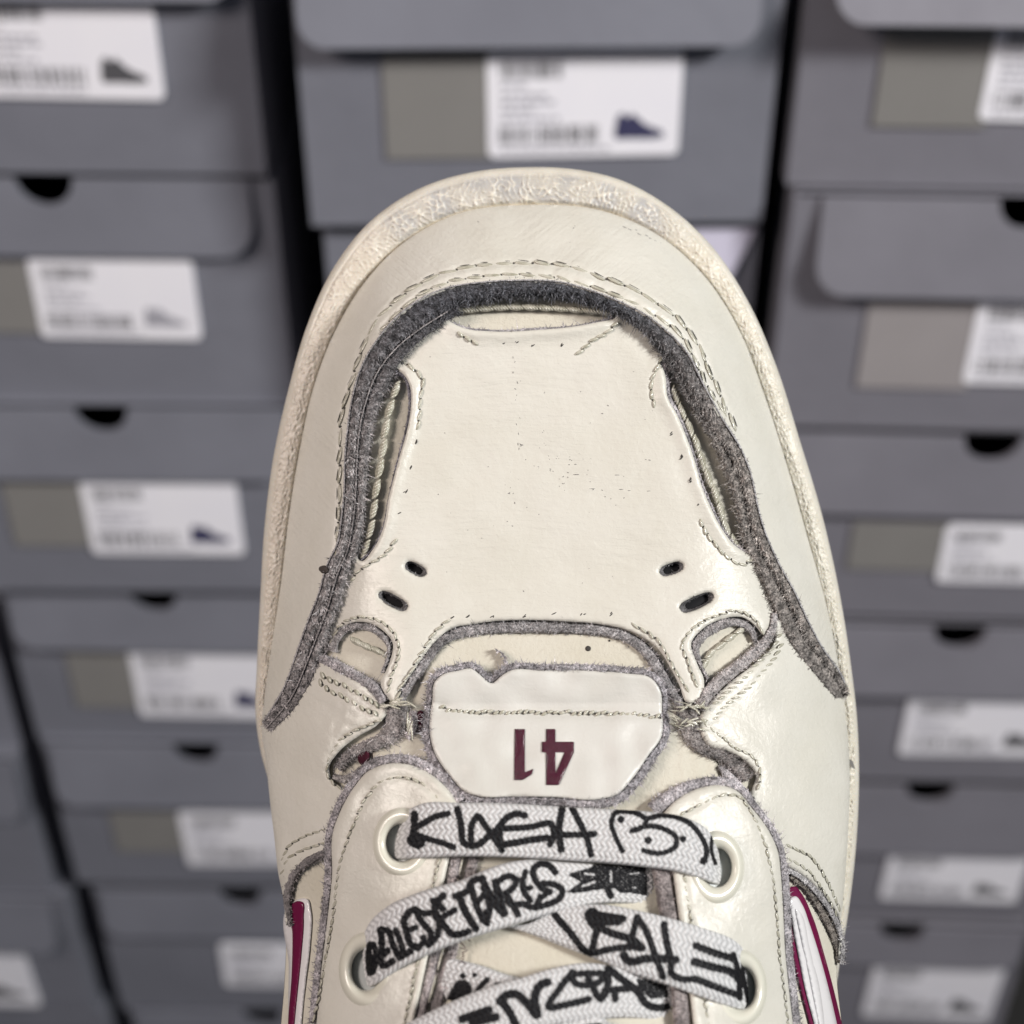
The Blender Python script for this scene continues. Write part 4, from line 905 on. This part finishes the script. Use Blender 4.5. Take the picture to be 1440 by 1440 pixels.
    if lab:
        ym = (lab[1] + lab[3]) / 2
        a_, b2 = loc(lab[0], ym)[0], loc(lab[2], ym)[0]; c2, d2 = loc((lab[0] + lab[2]) / 2, lab[3])[1], loc((lab[0] + lab[2]) / 2, lab[1])[1]
        a_ = max(a_, x0 + .002); b2 = min(b2, x1 - .002); d2 = min(d2, h - .006); c2 = max(c2, .004)
        ta = R(rj.uniform(-1.3, 1.3)); cx_, cz_ = (a_ + b2) / 2, (c2 + d2) / 2
        rt = lambda x, z: (cx_ + (x - cx_) * math.cos(ta) - (z - cz_) * math.sin(ta), cz_ + (x - cx_) * math.sin(ta) + (z - cz_) * math.cos(ta))
        st_ = slab('sticker', [rt(x, z) for x, z in rrect(a_, b2, c2, d2, 0.003)], -0.0016, 0.0001, M['paper'], root)
        w_, h_ = b2 - a_, d2 - c2; rr_ = random.Random(int(abs(lab[0]) * 7 + abs(lab[1])))
        Q = []; x = .07
        while x < .38:
            ww = rr_.choice([.006, .009, .015]); Q.append([(x, .74), (x + ww, .74), (x + ww, .90), (x, .90)]); x += ww + rr_.choice([.007, .010, .014])
        x = .06
        while x < .58:
            ww = rr_.choice([.006, .010, .018]); Q.append([(x, .13), (x + ww, .13), (x + ww, .30), (x, .30)]); x += ww + rr_.choice([.008, .012, .022])
        mp_ = lambda P: [rt(a_ + x * w_, c2 + z * h_) for x, z in P]
        quads('barcode', [mp_(P) for P in Q], -0.00175, M['ink'], st_)['kind'] = 'stuff'
        Q = []
        for zz, n_ in ((.665, 3), (.57, 5), (.50, 6), (.43, 4), (.35, 7), (.055, 12)):
            x = .07
            for k in range(n_): ww = rr_.uniform(.015, .055); Q.append([(x, zz), (x + ww, zz), (x + ww, zz + .035), (x, zz + .035)]); x += ww + .012
        quads('text_lines', [mp_(P) for P in Q], -0.00175, M['ink_pale'], st_)['kind'] = 'stuff'
        quads('shoe_print', [mp_([(.66 + .26 * x, .16 + .26 * z) for x, z in SHOE_ICON])], -0.00175, M[icon], st_)
    return root
FLOOR = on_y(720, 1600, 0.60).z
Y = R(-1.2)
LX0, LX1 = -0.286, -0.1085
shoe_box('grey box at the upper left, its white label cut by the photo edge', 0.610, LX0, -0.1095, -95, 242, Y, -6, None, (-30,-12,223,137), None, icon='ink')
shoe_box('second box down the left stack, half moon hole at the photo edge', 0.612, LX0, -0.1075, 245, 563, Y, 356, 60, (50,362,277,474), (-70,368,56,466), icon='ink_pale', flapx=(-170,362), lift=0.003, flapr=.016)
shoe_box('third box down the left stack, label with a pale blue shoe print', 0.608, LX0 + .002, LX1, 567, 828, Y, 668, 140, (122,674,338,777), (12,674,127,766), icon='ink_blue')
shoe_box('fourth box down the left stack, sticker touching the left side of the sole', 0.612, LX0 + .004, LX1, 832, 1048, Y, 905, 215, (190,912,398,1006), (100,912,195,993), icon='ink_blue')
shoe_box('fifth box down the left stack, level with the eyelets', 0.606, LX0 + .008, LX1 + .004, 1051, 1248, Y, 1122, 275, (258,1140,462,1214), (160,1142,258,1196), icon='ink_blue')
shoe_box('sixth box down the left stack, dark and low beside the laces', 0.612, LX0 + .015, LX1 + .006, 1250, 1418, Y, 1308, 337, (313,1328,505,1385), None)
shoe_box('bottom box of the left stack, only its upper edge in the photo', 0.610, LX0 + .02, LX1 + .01, 1420, 1570, Y, 1470, 368, None, None, zs=FLOOR)
FX0, FX1 = -0.47, -0.297
shoe_box('corner box at the far left edge, above the one with folded flap', 0.625, FX0, FX1, 870, 1060, Y, 905, None, None, None)
shoe_box('box at the far left edge whose flap corner shows at mid height', 0.615, FX0, FX1, 1063, 1255, Y, 1150, None, None, None, flapx=(-200,42))
shoe_box('far left box with a cut off white label at the lower left', 0.610, FX0 + .006, FX1 + .008, 1258, 1418, Y, 1330, None, (-150,1338,46,1410), None, flapx=(-200,88))
shoe_box('lowest box at the far left corner of the photo', 0.610, FX0 + .01, FX1 + .014, 1420, 1570, Y, None, None, None, None, zs=FLOOR)
RX0, RX1 = 0.1205, 0.318
RY = R(-2.2)
shoe_box('top right box with bright flap edge over an olive patch', 0.575, RX0 - .003, RX1, -75, 266, RY, 20, None, (1388,28,1640,171), (1237,24,1400,178), 'card_b', flapx=(1165,1700), lift=0.016, flapr=.012)
shoe_box('second box down the right stack with large rounded flap and taupe patch', 0.571, RX0, RX1, 275, 604, RY, 408, 1452, (1364,418,1610,540), (1213,418,1373,545), 'card_b', 'olive_warm', flapx=(1140,1900), lift=0.006, flapr=.014)
shoe_box('third box down the right stack with a black half moon hole', 0.571, RX0 + .002, RX1, 608, 866, RY, 718, 1398, (1322,738,1535,818), (1195,735,1330,800), 'card_b')
shoe_box('fourth box down the right stack, label with black shoe print at photo edge', 0.571, RX0 + .004, RX1, 876, 1094, RY, 968, 1352, (1270,980,1490,1060), None, 'card_b')
shoe_box('fifth box down the right stack with a brown half moon hole', 0.571, RX0 + .006, RX1, 1106, 1288, RY, 1192, 1308, (1243,1200,1438,1264), None, 'card_b')
shoe_box('sixth box down the right stack, its whole label near the lower right corner', 0.571, RX0 + .008, RX1, 1298, 1462, RY, 1348, 1270, (1220,1355,1402,1430), None, 'card_b')
shoe_box('bottom box of the right stack', 0.571, RX0 + .01, RX1, 1466, 1600, RY, None, None, None, None, 'card_b', zs=FLOOR)
CX0, CX1 = -0.0875, 0.1095
shoe_box('grey box straight above the toe with olive patch and full label', 0.585, CX0, CX1, -90, 312, R(0.8), 56, None, (685,67,957,218), (540,66,692,222), icon='ink_blue', flapx=(416,1062), lift=0.008, flapr=.011, edge=True)
shoe_box('box below it whose lilac flap shows right of the toe', 0.590, CX0 + .004, CX1 + .001, 318, 600, R(0.5), 470, None, None, None, flapm='lilac', taper=0.022, lift=0.004, flapx=(600,1108))
for y0, y1, zz in ((604, 850, None), (854, 1080, None), (1084, 1290, None), (1294, 1600, FLOOR)):
    shoe_box('grey shoe box in the middle stack hidden behind the sneaker', 0.590, CX0 + .004, CX1, y0, y1, R(0.5), None, None, None, None, zs=zz, grp='hidden boxes of the middle stack')
# wall and floor
o = mesh_obj('wall', [(-3, 0.96, FLOOR), (3, 0.96, FLOOR), (3, 0.96, FLOOR + 2.6), (-3, 0.96, FLOOR + 2.6)], [(0, 1, 2, 3)], M['wall'], smooth=False); o['kind'] = 'structure'
o = mesh_obj('floor', [(-3, -2, FLOOR - .001), (3, -2, FLOOR - .001), (3, 0.97, FLOOR - .001), (-3, 0.97, FLOOR - .001)], [(0, 1, 2, 3)], M['floor'], smooth=False); o['kind'] = 'structure'
